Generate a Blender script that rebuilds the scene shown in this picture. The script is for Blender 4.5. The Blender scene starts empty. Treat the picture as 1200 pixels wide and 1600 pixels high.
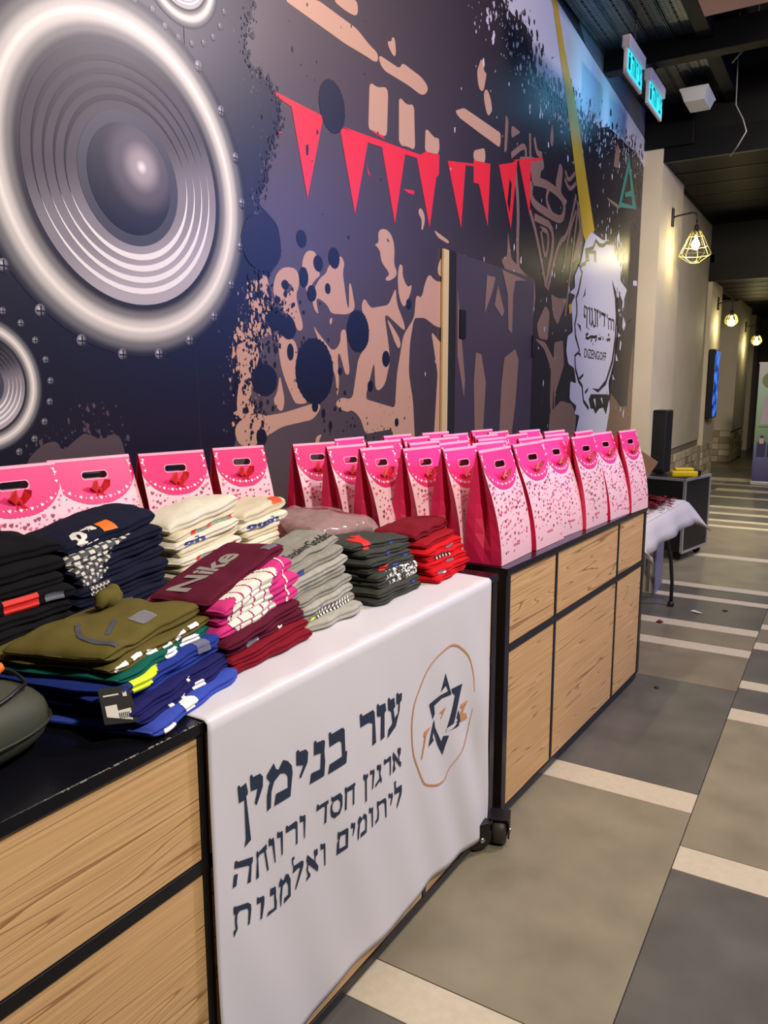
import bpy, bmesh, math, random
from mathutils import Vector, Matrix, noise
from mathutils.geometry import tessellate_polygon
C = bpy.context.scene.collection
sc = bpy.context.scene
PI = math.pi

# ---------------------------------------------------------------- camera, world, lights, exposure
cam_d = bpy.data.cameras.new('camera'); cam = bpy.data.objects.new('camera', cam_d); C.objects.link(cam)
cam_d.sensor_fit = 'VERTICAL'; cam_d.sensor_height = 36; cam_d.lens = 1198.3 * 36 / 1600
cam_d.clip_start = .02; cam_d.clip_end = 100
YAW, PITCH, ROLL = -0.54172184, -0.16454434, 0.00221658
fw = Vector((math.sin(YAW)*math.cos(PITCH), math.cos(YAW)*math.cos(PITCH), math.sin(PITCH)))
rt = Vector((math.cos(YAW), -math.sin(YAW), 0)); dnv = fw.cross(rt)
rr = rt*math.cos(ROLL) + dnv*math.sin(ROLL); dd = -rt*math.sin(ROLL) + dnv*math.cos(ROLL)
cam.matrix_world = Matrix(((rr.x, -dd.x, -fw.x, 0), (rr.y, -dd.y, -fw.y, 0), (rr.z, -dd.z, -fw.z, 1.5), (0, 0, 0, 1)))
sc.camera = cam
sc.view_settings.view_transform = 'Standard'; sc.view_settings.look = 'None'
sc.view_settings.exposure = 0.0; sc.view_settings.gamma = 1.0; sc.view_settings.use_curve_mapping = False
w = bpy.data.worlds.new('world'); sc.world = w; w.use_nodes = True
w.node_tree.nodes['Background'].inputs[0].default_value = (0.75, 0.78, 1.0, 1)
w.node_tree.nodes['Background'].inputs[1].default_value = 0.07

def lamp(name, loc, power, col, size, target=None, kind='AREA', spread=None, size_y=None, spot=None):
    d = bpy.data.lights.new(name, kind); d.energy = power; d.color = col
    if kind == 'AREA':
        d.size = size
        if size_y: d.shape = 'RECTANGLE'; d.size_y = size_y
        if spread: d.spread = spread
    else:
        d.shadow_soft_size = size
        if spot: d.spot_size = spot; d.spot_blend = .6
    o = bpy.data.objects.new(name, d); C.objects.link(o); o.location = loc
    if target is not None:
        o.rotation_euler = (Vector(target) - Vector(loc)).to_track_quat('-Z', 'Y').to_euler()
    return o
lamp('ceiling_lamp_near', (1.5, 0.7, 3.7), 112, (1.0, .90, .78), .26, (-1.2, 1.5, .9))
lamp('ceiling_lamp_middle', (1.2, 4.7, 4.4), 128, (1.0, .84, .90), .3, (-1.2, 3.2, .9))
lamp('ceiling_lamp_over_floor', (0.2, 2.2, 4.0), 34, (1.0, .84, .62), .5, (0.0, 2.2, 0))
lamp('ceiling_lamp_above_counter', (-1.35, 2.6, 4.1), 16, (1.0, .9, .75), .3, (-1.3, 2.6, 0))
lamp('ceiling_lamp_far', (0.5, 8.5, 3.5), 40, (1.0, .88, .66), .5, (0.1, 8.5, 0), spread=math.radians(95))
lamp('ceiling_lamp_end', (0.5, 14.0, 2.8), 10, (1.0, .9, .75), .5, (-0.5, 14, 0))
lamp('pilaster_fill_light', (0.6, 5.6, 3.9), 48, (1.0, .87, .72), .4, (-1.7, 10.2, 1.6), spread=math.radians(75))  # added fill, aimed to brighten the pilasters and the wall beyond
lamp('blue_glow_light', (3.0, 7.9, 3.3), 135, (.08, .22, 1.0), 1.9, (-2.1, 2.3, 1.7))  # unseen blue source, added for the blue glow on the mural

# ---------------------------------------------------------------- helpers
def lin(c):
    return tuple(((v/255)/12.92 if v/255 <= .04045 else ((v/255+.055)/1.055)**2.4) for v in c)
MATS = {}
def mat(name, rgb, rough=.6, metal=0, spec=.5, emit=0, bump=0, bscale=200, var=0, vscale=6, alpha=1, trans=0, sheen=0, ecol=None, coat=0):
    if name in MATS: return MATS[name]
    m = bpy.data.materials.new(name); m.use_nodes = True; nt = m.node_tree; b = nt.nodes['Principled BSDF']
    c = lin(rgb) + (1,)
    b.inputs['Base Color'].default_value = c; b.inputs['Roughness'].default_value = rough
    b.inputs['Metallic'].default_value = metal; b.inputs['Specular IOR Level'].default_value = spec
    if coat: b.inputs['Coat Weight'].default_value = coat; b.inputs['Coat Roughness'].default_value = .15
    if emit:
        b.inputs['Emission Color'].default_value = lin(ecol or rgb) + (1,); b.inputs['Emission Strength'].default_value = emit
    if trans: b.inputs['Transmission Weight'].default_value = trans
    if alpha < 1: b.inputs['Alpha'].default_value = alpha
    if sheen: b.inputs['Sheen Weight'].default_value = sheen
    tc = None
    if bump or var:
        tc = nt.nodes.new('ShaderNodeTexCoord')
    if var:
        n = nt.nodes.new('ShaderNodeTexNoise'); n.inputs['Scale'].default_value = vscale; n.inputs['Detail'].default_value = 6
        nt.links.new(tc.outputs['Object'], n.inputs['Vector'])
        mr = nt.nodes.new('ShaderNodeMapRange'); mr.inputs[1].default_value = .3; mr.inputs[2].default_value = .7
        mr.inputs[3].default_value = 1-var; mr.inputs[4].default_value = 1+var
        nt.links.new(n.outputs[0], mr.inputs[0])
        mx = nt.nodes.new('ShaderNodeVectorMath'); mx.operation = 'SCALE'; mx.inputs[0].default_value = c[:3]
        nt.links.new(mr.outputs[0], mx.inputs['Scale']); nt.links.new(mx.outputs[0], b.inputs['Base Color'])
    if bump:
        n = nt.nodes.new('ShaderNodeTexNoise'); n.inputs['Scale'].default_value = bscale; n.inputs['Detail'].default_value = 3
        nt.links.new(tc.outputs['Object'], n.inputs['Vector'])
        bp = nt.nodes.new('ShaderNodeBump'); bp.inputs['Strength'].default_value = bump; bp.inputs['Distance'].default_value = .002
        nt.links.new(n.outputs[0], bp.inputs['Height']); nt.links.new(bp.outputs[0], b.inputs['Normal'])
    MATS[name] = m; return m

def mesh(name, verts, faces, m, parent=None, smooth=False, loc=None, mats=None, fm=None):
    me = bpy.data.meshes.new(name); me.from_pydata([tuple(v) for v in verts], [], faces); me.update()
    if smooth:
        for p in me.polygons: p.use_smooth = True
    if mats:
        for q in mats: me.materials.append(q)
        if fm:
            for p, i in zip(me.polygons, fm): p.material_index = i
    else: me.materials.append(m)
    o = bpy.data.objects.new(name, me); C.objects.link(o)
    if parent: o.parent = parent
    if loc: o.location = loc
    return o

class MB:
    def __init__(s): s.v = []; s.f = []
    def add(s, vs, fs):
        n = len(s.v); s.v += [tuple(v) for v in vs]; s.f += [tuple(i+n for i in f) for f in fs]; return s
    def box(s, x0, x1, y0, y1, z0, z1, b=0):
        if b <= 0:
            vs = [(x, y, z) for x in (x0, x1) for y in (y0, y1) for z in (z0, z1)]
            return s.add(vs, [(0,1,3,2), (4,6,7,5), (0,4,5,1), (2,3,7,6), (0,2,6,4), (1,5,7,3)])
        b = min(b, (x1-x0)*.45, (y1-y0)*.45, (z1-z0)*.45)
        bm = bmesh.new(); bmesh.ops.create_cube(bm, size=1)
        for v in bm.verts: v.co = ((x0+x1)/2+v.co.x*(x1-x0), (y0+y1)/2+v.co.y*(y1-y0), (z0+z1)/2+v.co.z*(z1-z0))
        bmesh.ops.bevel(bm, geom=list(bm.edges), offset=b, segments=2, profile=.5, affect='EDGES')
        bm.verts.index_update()
        s.add([v.co for v in bm.verts], [[v.index for v in f.verts] for f in bm.faces]); bm.free(); return s
    def tube(s, pts, r, n=8, closed=False):
        pts = [Vector(p) for p in pts]; k = len(pts); rs = r if isinstance(r, (list, tuple)) else [r]*k
        up = Vector((0, 0, 1)); vs = []; pa = None
        for i, p in enumerate(pts):
            if closed: t = pts[(i+1) % k] - pts[i-1]
            else: t = pts[min(i+1, k-1)] - pts[max(i-1, 0)]
            t.normalize()
            if pa is None: a = t.orthogonal().normalized()
            else:
                a = pa - t*pa.dot(t); a = a.normalized() if a.length > 1e-6 else t.orthogonal().normalized()
            pa = a; b_ = t.cross(a)
            for j in range(n):
                th = 2*PI*j/n; vs.append(p + (a*math.cos(th)+b_*math.sin(th))*rs[i])
        fs = []
        for i in range(k if closed else k-1):
            i2 = (i+1) % k
            for j in range(n): fs.append((i*n+j, i*n+(j+1) % n, i2*n+(j+1) % n, i2*n+j))
        if not closed: fs += [tuple(range(n))[::-1], tuple((k-1)*n+j for j in range(n))]
        return s.add(vs, fs)
    def lathe(s, prof, c, axis='z', n=16):
        vs = []; fs = []
        for (r, h) in prof:
            for j in range(n):
                th = 2*PI*j/n; a, b_ = r*math.cos(th), r*math.sin(th)
                p = {'z': (a, b_, h), 'x': (h, a, b_), 'y': (a, h, b_)}[axis]
                vs.append((c[0]+p[0], c[1]+p[1], c[2]+p[2]))
        for i in range(len(prof)-1):
            for j in range(n): fs.append((i*n+j, i*n+(j+1) % n, (i+1)*n+(j+1) % n, (i+1)*n+j))
        fs += [tuple(range(n))[::-1], tuple((len(prof)-1)*n+j for j in range(n))]
        return s.add(vs, fs)
    def poly(s, loops, fn):
        """flat printed shape: loops of 2-D points (outer, holes...), fn maps (a,b) to 3-D"""
        if not isinstance(loops[0], list): loops = [loops]
        L = [[Vector((p[0], p[1], 0)) for p in l] for l in loops]
        flat = [p for l in L for p in l]
        return s.add([fn(p.x, p.y) for p in flat], tessellate_polygon(L))
    def build(s, name, m, parent=None, smooth=False, loc=None):
        return mesh(name, s.v, s.f, m, parent, smooth, loc)

def tag(o, label=None, cat=None, group=None, kind=None):
    if label: o['label'] = label
    if cat: o['category'] = cat
    if group: o['group'] = group
    if kind: o['kind'] = kind
    return o
def empty(name, loc=(0,0,0), rz=0):
    o = bpy.data.objects.new(name, None); C.objects.link(o); o.location = loc; o.rotation_euler = (0, 0, rz)
    o.empty_display_size = .1; return o
def box(name, b, m, parent=None, bev=0):
    return MB().box(*b, bev).build(name, m, parent)
def dense(loop, step):
    out = []
    for i, p in enumerate(loop):
        q = loop[(i+1) % len(loop)]; n = max(1, int(math.hypot(q[0]-p[0], q[1]-p[1])/step))
        out += [(p[0]+(q[0]-p[0])*k/n, p[1]+(q[1]-p[1])*k/n) for k in range(n)]
    return out
def text_mesh(s, bold=0, shear=0):
    cu = bpy.data.curves.new('t', 'FONT'); cu.body = s; cu.size = 1; cu.resolution_u = 2; cu.offset = bold; cu.shear = shear
    o = bpy.data.objects.new('t', cu); C.objects.link(o); bpy.context.view_layer.update()
    me = bpy.data.meshes.new_from_object(o.evaluated_get(bpy.context.evaluated_depsgraph_get()))
    vs = [tuple(v.co) for v in me.vertices]; fs = [tuple(p.vertices) for p in me.polygons]
    bpy.data.objects.remove(o); bpy.data.meshes.remove(me)
    x0 = min(v[0] for v in vs); x1 = max(v[0] for v in vs); y0 = min(v[1] for v in vs); y1 = max(v[1] for v in vs)
    return [((v[0]-x0)/(x1-x0), (v[1]-y0)/(y1-y0)) for v in vs], fs

# ---------------------------------------------------------------- materials
def wood_mat():
    m = bpy.data.materials.new('oak_laminate'); m.use_nodes = True; nt = m.node_tree; b = nt.nodes['Principled BSDF']
    N = nt.nodes.new; K = nt.links.new
    tc = N('ShaderNodeTexCoord'); oi = N('ShaderNodeObjectInfo')
    mp = N('ShaderNodeMapping'); mp.inputs['Rotation'].default_value = (math.radians(3), 0, 0); mp.inputs['Scale'].default_value = (1, .42, 11)
    ad = N('ShaderNodeVectorMath'); ad.operation = 'ADD'; cm = N('ShaderNodeCombineXYZ'); mu = N('ShaderNodeMath'); mu.operation = 'MULTIPLY'; mu.inputs[1].default_value = 37
    K(oi.outputs['Random'], mu.inputs[0]); K(mu.outputs[0], cm.inputs[1]); K(mu.outputs[0], cm.inputs[2])
    K(tc.outputs['Object'], mp.inputs['Vector']); K(mp.outputs[0], ad.inputs[0]); K(cm.outputs[0], ad.inputs[1])
    n1 = N('ShaderNodeTexNoise'); n1.inputs['Scale'].default_value = 1.3; n1.inputs['Detail'].default_value = 1.5; n1.inputs['Distortion'].default_value = .25; K(ad.outputs[0], n1.inputs['Vector'])
    mp2 = N('ShaderNodeMapping'); mp2.inputs['Scale'].default_value = (1, 2.2, 9); K(ad.outputs[0], mp2.inputs['Vector'])
    n2 = N('ShaderNodeTexNoise'); n2.inputs['Scale'].default_value = 2.0; n2.inputs['Detail'].default_value = 4; K(mp2.outputs[0], n2.inputs['Vector'])
    # narrow dark grain lines where a slow noise crosses repeated levels
    ml = N('ShaderNodeMath'); ml.operation = 'MULTIPLY'; ml.inputs[1].default_value = 13; K(n1.outputs[0], ml.inputs[0])
    fr = N('ShaderNodeMath'); fr.operation = 'FRACT'; K(ml.outputs[0], fr.inputs[0])
    r1 = N('ShaderNodeValToRGB'); e = r1.color_ramp.elements
    e[0].position = 0; e[0].color = lin((176,132,84))+(1,); e[1].position = 1; e[1].color = lin((226,187,132))+(1,)
    q = r1.color_ramp.elements.new(.16); q.color = lin((222,182,128))+(1,)
    q = r1.color_ramp.elements.new(.03); q.color = lin((156,112,70))+(1,)
    q = r1.color_ramp.elements.new(.6); q.color = lin((214,172,118))+(1,)
    K(fr.outputs[0], r1.inputs[0])
    mr = N('ShaderNodeMapRange'); mr.inputs[1].default_value = .25; mr.inputs[2].default_value = .75; mr.inputs[3].default_value = .80; mr.inputs[4].default_value = 1.16; K(n2.outputs[0], mr.inputs[0])
    vm = N('ShaderNodeVectorMath'); vm.operation = 'SCALE'; K(r1.outputs[0], vm.inputs[0]); K(mr.outputs[0], vm.inputs['Scale']); K(vm.outputs[0], b.inputs['Base Color'])
    b.inputs['Roughness'].default_value = .5
    return m
WOOD = wood_mat()
BLACK = mat('black_powder_coat', (20,19,22), .35, 0, .5, var=.3, vscale=20)
BTOP = mat('black_laminate_top', (16,16,22), .22, bump=.15, bscale=300)
def tilemat(name, rgb, v=.10): return mat(name, rgb, .38, 0, .45, bump=.25, bscale=90, var=v, vscale=4.5)
T_BEIGE = tilemat('stone_tile_beige', (134,127,106), .17); T_DARK = tilemat('stone_tile_dark', (90,88,82), .22); T_MID = tilemat('stone_tile_mid', (122,113,97), .17)
T_STRIP = mat('stone_tile_pale', (196,186,162), .5, var=.06, vscale=40, bump=.3, bscale=160)
PLASTER = mat('cream_plaster', (186,176,158), .75, var=.04, vscale=3, bump=.2, bscale=60)
CEIL = mat('black_ceiling', (4,4,6), .5, spec=.25, var=.3, vscale=5)

# ---------------------------------------------------------------- structure: floor
floor = box('floor', (-2.4, 3.2, -2.5, 22, -.06, -.004), mat('floor_grout', (46,43,38), .9)); tag(floor, 'stone tiled hall floor', kind='structure')
def tiles(x0, x1, seq):
    for y0, y1, k in seq:
        big = {'b': T_BEIGE, 'd': T_DARK, 'm': T_MID, 's': T_STRIP}[k]
        MB().box(x0+.0015, x1-.0015, y0+.0015, y1-.0015, -.02, 0, .0012).build('tile' if k != 's' else 'tile_strip', big, floor)
tiles(-1.56, -.36, [(-2.5,-1.3,'b'), (-1.3,.2,'m'), (.2,1.397,'d'), (1.397,1.541,'s'), (1.541,2.704,'b'), (2.704,2.85,'s'), (2.85,3.978,'d'), (3.978,4.518,'m'), (4.518,4.65,'s'),
    (4.65,4.935,'m'), (4.935,5.065,'s'), (5.065,5.63,'d'), (5.63,5.74,'s'), (5.74,5.972,'d'), (5.972,6.094,'s'), (6.094,7.12,'b'), (7.12,7.26,'s'), (7.26,8.71,'m'), (8.71,8.83,'s'),
    (8.83,9.085,'m'), (9.085,9.218,'s'), (9.218,9.592,'d'), (9.592,9.739,'s'), (9.739,10.10,'m'), (10.10,10.26,'s'), (10.26,11.05,'d'), (11.05,11.18,'s'), (11.18,11.75,'d'), (11.75,12.04,'s'), (12.04,12.48,'d'),
    (12.48,12.62,'s'), (12.62,13.0,'d'), (13.0,13.45,'s'), (13.45,15,'d'), (15,17,'m'), (17,21.9,'d')])
tiles(-.36, .84, [(-2.5,-.5,'m'), (-.5,.9,'b'), (.9,2.342,'d'), (2.342,2.484,'s'), (2.484,3.615,'b'), (3.615,3.755,'s'), (3.755,4.039,'d'), (4.039,4.152,'s'), (4.152,4.705,'d'), (4.705,4.838,'s'),
    (4.838,5.124,'m'), (5.124,5.235,'s'), (5.235,5.64,'m'), (5.64,6.9,'d'), (6.9,7.03,'s'), (7.03,8.2,'m'), (8.2,8.33,'s'), (8.33,9.5,'b'), (9.5,9.63,'s'), (9.63,10.7,'d'), (10.7,10.83,'s'), (10.83,12,'m'), (12,12.12,'s'), (12.12,14,'d'), (14,17,'m'), (17,21.9,'d')])
tiles(-2.4, -1.56, [(-2.5,-.6,'m'), (-.6,.6,'b'), (.6,1.8,'m'), (1.8,3,'d'), (3,4.2,'b'), (4.2,5.4,'m'), (5.4,6.6,'b'), (6.6,6.74,'s'), (6.74,8,'m'), (8,9.4,'d'), (9.4,10.6,'b'), (10.6,11.8,'m'), (11.8,12.48,'d'), (12.48,12.62,'s'), (12.62,13,'m'), (13,13.45,'s'), (13.45,15,'d'), (15,17,'m'), (17,21.9,'d')])
tiles(.84, 2.04, [(-2.5,-1,'b'), (-1,.4,'m'), (.4,.54,'s'), (.54,1.8,'d'), (1.8,3,'m'), (3,3.13,'s'), (3.13,4.4,'b'), (4.4,5.7,'d'), (5.7,5.83,'s'), (5.83,7.2,'m'), (7.2,8.6,'b'), (8.6,10,'d'), (10,13,'m')])
tiles(2.04, 3.2, [(-2.5,-1,'d'), (-1,.4,'b'), (.4,1.8,'m'), (1.8,3.2,'d'), (3.2,4.4,'m'), (4.4,4.53,'s'), (4.53,5.7,'b'), (5.7,7.2,'m'), (7.2,8.6,'d'), (8.6,10,'m'), (10,13,'b')])

# ---------------------------------------------------------------- structure: walls
XW = -2.1
def shade_fade_mat(name):  # brown darkens along the wall: weaker light painted into the vinyl colour
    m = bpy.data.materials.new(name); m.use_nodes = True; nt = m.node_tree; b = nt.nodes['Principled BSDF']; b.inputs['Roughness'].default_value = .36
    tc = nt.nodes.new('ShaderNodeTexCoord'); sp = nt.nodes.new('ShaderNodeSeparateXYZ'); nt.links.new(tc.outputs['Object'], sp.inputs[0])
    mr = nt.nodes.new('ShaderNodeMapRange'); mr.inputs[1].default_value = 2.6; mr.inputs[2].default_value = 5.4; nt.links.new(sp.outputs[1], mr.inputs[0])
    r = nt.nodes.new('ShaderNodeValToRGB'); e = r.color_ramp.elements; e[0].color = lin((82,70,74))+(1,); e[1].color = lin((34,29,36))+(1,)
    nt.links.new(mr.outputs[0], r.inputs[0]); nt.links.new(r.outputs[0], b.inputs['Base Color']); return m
NAVY = mat('vinyl_navy', (16,17,31), .40, spec=.5); BROWN = shade_fade_mat('vinyl_brown_painted_shade'); DUSK = mat('vinyl_dusk', (48,42,50), .36)
TAN = mat('vinyl_tan', (190,150,128), .38); TAN2 = mat('vinyl_dark_tan', (132,104,92), .38); WHITE = mat('vinyl_white', (196,196,208), .4)
RED = mat('vinyl_red', (226,40,52), .38); YEL = mat('vinyl_yellow', (196,164,44), .4); TEAL = mat('vinyl_teal', (54,128,114), .4); INK = mat('vinyl_black', (22,20,24), .36)
wl = box('wall_left', (XW-.2, XW-.002, -2.5, 8.9, 0, 4.6), mat('grey_plaster', (96,98,104), .7)); tag(wl, 'hall wall covered with a music themed vinyl mural', kind='structure')
CNT = [0]
def on(k):
    CNT[0] += 1; q = XW + .0003*k + .000012*(CNT[0] % 20)
    return lambda a, b: (q, a, b)
rnd = random.Random(5)
P = {}
def chaikin(l, k=2, closed=True):
    for _ in range(k):
        o = [] if closed else [l[0]]
        for i in range(len(l) if closed else len(l)-1):
            p, q = l[i], l[(i+1) % len(l)]; o += [(p[0]*.75+q[0]*.25, p[1]*.75+q[1]*.25), (p[0]*.25+q[0]*.75, p[1]*.25+q[1]*.75)]
        l = o if closed else o+[l[-1]]
    return l
SMOOTH = ('mural_tan_print', 'mural_dark_tan_print', 'mural_brown_streak_print', 'badge_splash_print', 'mural_brown_print', 'mural_white_print')
def pr(key, m, k, *loops):
    mb = P.setdefault(key, (MB(), m))[0]
    for l in loops:
        if key in SMOOTH: l = [chaikin(dense(q, .06)) for q in l] if isinstance(l[0], list) else chaikin(dense(l, .06))
        mb.poly(l, on(k))
# navy vinyl panels with thin joints between them
ys = [-2.5, -.6, .85, 2.141, 3.35, 4.55, 5.75, 6.95, 8.02, 8.9]
def ztop(y): return 4.45 if y < 4 else 4.45-(y-4)*.075
for a, b in zip(ys, ys[1:]):
    mb = MB(); mb.add([(XW, a+.0015, .1), (XW, b-.0015, .1), (XW, b-.0015, ztop(b)), (XW, a+.0015, ztop(a)),
                       (XW-.002, a+.0015, .1), (XW-.002, b-.0015, .1), (XW-.002, b-.0015, ztop(b)), (XW-.002, a+.0015, ztop(a))],
                      [(0,1,2,3), (4,7,6,5), (0,4,5,1), (1,5,6,2), (2,6,7,3), (3,7,4,0)])
    mb.build('mural_panel', NAVY, wl)
# brown field
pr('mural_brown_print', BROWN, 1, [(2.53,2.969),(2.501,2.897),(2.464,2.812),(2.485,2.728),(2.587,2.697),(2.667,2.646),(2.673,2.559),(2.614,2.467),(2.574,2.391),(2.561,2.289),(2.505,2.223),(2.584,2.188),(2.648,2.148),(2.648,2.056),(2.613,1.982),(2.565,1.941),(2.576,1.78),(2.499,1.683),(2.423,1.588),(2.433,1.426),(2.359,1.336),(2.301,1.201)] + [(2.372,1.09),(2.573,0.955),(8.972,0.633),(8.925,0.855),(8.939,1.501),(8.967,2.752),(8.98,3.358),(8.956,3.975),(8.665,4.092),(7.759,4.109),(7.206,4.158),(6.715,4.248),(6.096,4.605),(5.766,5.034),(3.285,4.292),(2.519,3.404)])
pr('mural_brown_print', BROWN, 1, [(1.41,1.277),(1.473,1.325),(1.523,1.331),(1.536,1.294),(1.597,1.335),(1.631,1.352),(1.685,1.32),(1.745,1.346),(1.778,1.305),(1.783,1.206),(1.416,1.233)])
# pale torn sky at the top
pr('mural_white_print', WHITE, 3, [(4.799,4.059),(4.961,3.907),(5.125,3.886),(5.38,3.909),(5.507,3.865),(5.492,3.745),(5.624,3.705),(5.831,3.675),(6.079,3.67),(6.443,3.681),(6.618,3.652),(6.975,3.729),(7.172,3.729),(7.473,3.82),(7.811,3.829),(8.128,3.834),(8.44,3.85),(8.725,3.824),(8.91,3.789),(8.935,3.937),(8.919,4.069),(7.749,4.162),(6.902,4.223),(5.982,4.3),(5.698,4.356)])
# splatter: small torn flecks scattered along an edge
def flecks(key, m, k, line, n, spread, smin, smax, seed, tall=1.3):
    r = random.Random(seed); mb = P.setdefault(key, (MB(), m))[0]
    seg = list(zip(line, line[1:])); L = [math.hypot(b[0]-a[0], b[1]-a[1]) for a, b in seg]; T = sum(L)
    for _ in range(n):
        t = r.random()*T; i = 0
        while t > L[i] and i < len(L)-1: t -= L[i]; i += 1
        a, b = seg[i]; u = t/L[i]; y = a[0]+(b[0]-a[0])*u+r.gauss(0, spread); z = a[1]+(b[1]-a[1])*u+r.gauss(0, spread)
        if y > 8.85 or z > ztop(y)-.03: continue
        s = smin+(smax-smin)*r.random()**2.5; q = r.randint(4, 6); a0 = r.random()*6
        CNT[0] += 1; xq = XW+.0003*k+.000012*(CNT[0] % 20)
        mb.add([(xq, y+math.cos(a0+6.283*j/q)*s*r.uniform(.4, 1.1), z+math.sin(a0+6.283*j/q)*s*tall*r.uniform(.5, 1.2)) for j in range(q)], [tuple(range(q))])
EDGE = [(2.53,2.969),(2.501,2.897),(2.464,2.812),(2.485,2.728),(2.587,2.697),(2.667,2.646),(2.673,2.559),(2.614,2.467),(2.574,2.391),(2.561,2.289),(2.505,2.223)]
flecks('mural_navy_flecks', NAVY, 8, EDGE, 260, .018, .002, .012, 1)
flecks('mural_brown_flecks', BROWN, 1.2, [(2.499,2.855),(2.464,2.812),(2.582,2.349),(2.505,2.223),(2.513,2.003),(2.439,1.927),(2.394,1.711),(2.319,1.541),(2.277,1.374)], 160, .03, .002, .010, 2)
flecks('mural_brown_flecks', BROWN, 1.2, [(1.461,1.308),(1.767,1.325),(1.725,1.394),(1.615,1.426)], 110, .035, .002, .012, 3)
TL = [(2.447,1.859),(2.524,1.806),(2.562,1.74),(2.375,1.679),(2.407,1.546),(2.401,1.418),(2.41,1.341)]
flecks('mural_tan_flecks', TAN, 5, TL, 420, .035, .003, .016, 4)
flecks('mural_navy_flecks', NAVY, 8, [(2.516,1.924),(2.551,1.809),(2.664,1.8),(2.464,1.65),(2.446,1.547),(2.44,1.409),(2.503,1.319)], 420, .045, .003, .016, 5)
flecks('mural_navy_flecks', NAVY, 8, [(2.784,1.809),(2.716,1.605),(2.936,1.455),(3.146,1.287),(3.697,1.236)], 110, .10, .003, .012, 6)
flecks('mural_navy_flecks', NAVY, 8, [(2.72,3.002),(3.259,3.069),(3.14,2.643),(2.731,2.326)], 30, .25, .003, .012, 7)
WL_ = [(4.962,3.888),(5.181,3.895),(5.484,3.845),(5.556,3.746),(5.831,3.675),(6.444,3.672),(7.172,3.729),(8.053,3.833),(8.78,3.837)]
flecks('mural_dark_flecks', DUSK, 9, WL_, 620, .08, .006, .035, 8)
flecks('mural_white_flecks', WHITE, 3.5, [(4.528,3.757),(5.132,3.781),(5.374,3.666),(5.771,3.579),(6.374,3.567),(7.488,3.73),(8.742,3.751)], 700, .11, .005, .026, 9)
flecks('mural_white_flecks', WHITE, 9, [(4.372,3.167),(5.988,2.817),(6.574,3.325),(7.787,3.317),(7.253,2.543),(5.027,1.849),(4.407,2.121),(6.485,1.176)], 120, .35, .006, .022, 10, 1.8)
flecks('mural_white_flecks', WHITE, 9, [(7.108,2.829),(7.987,2.877),(8.317,2.481),(8.242,1.501),(8.563,1.226)], 90, .12, .01, .05, 11, 1.8)
flecks('mural_brown_flecks', TAN2, 9, [(8.306,3.848),(8.711,3.63),(8.893,3.342)], 120, .10, .01, .04, 12)
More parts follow.
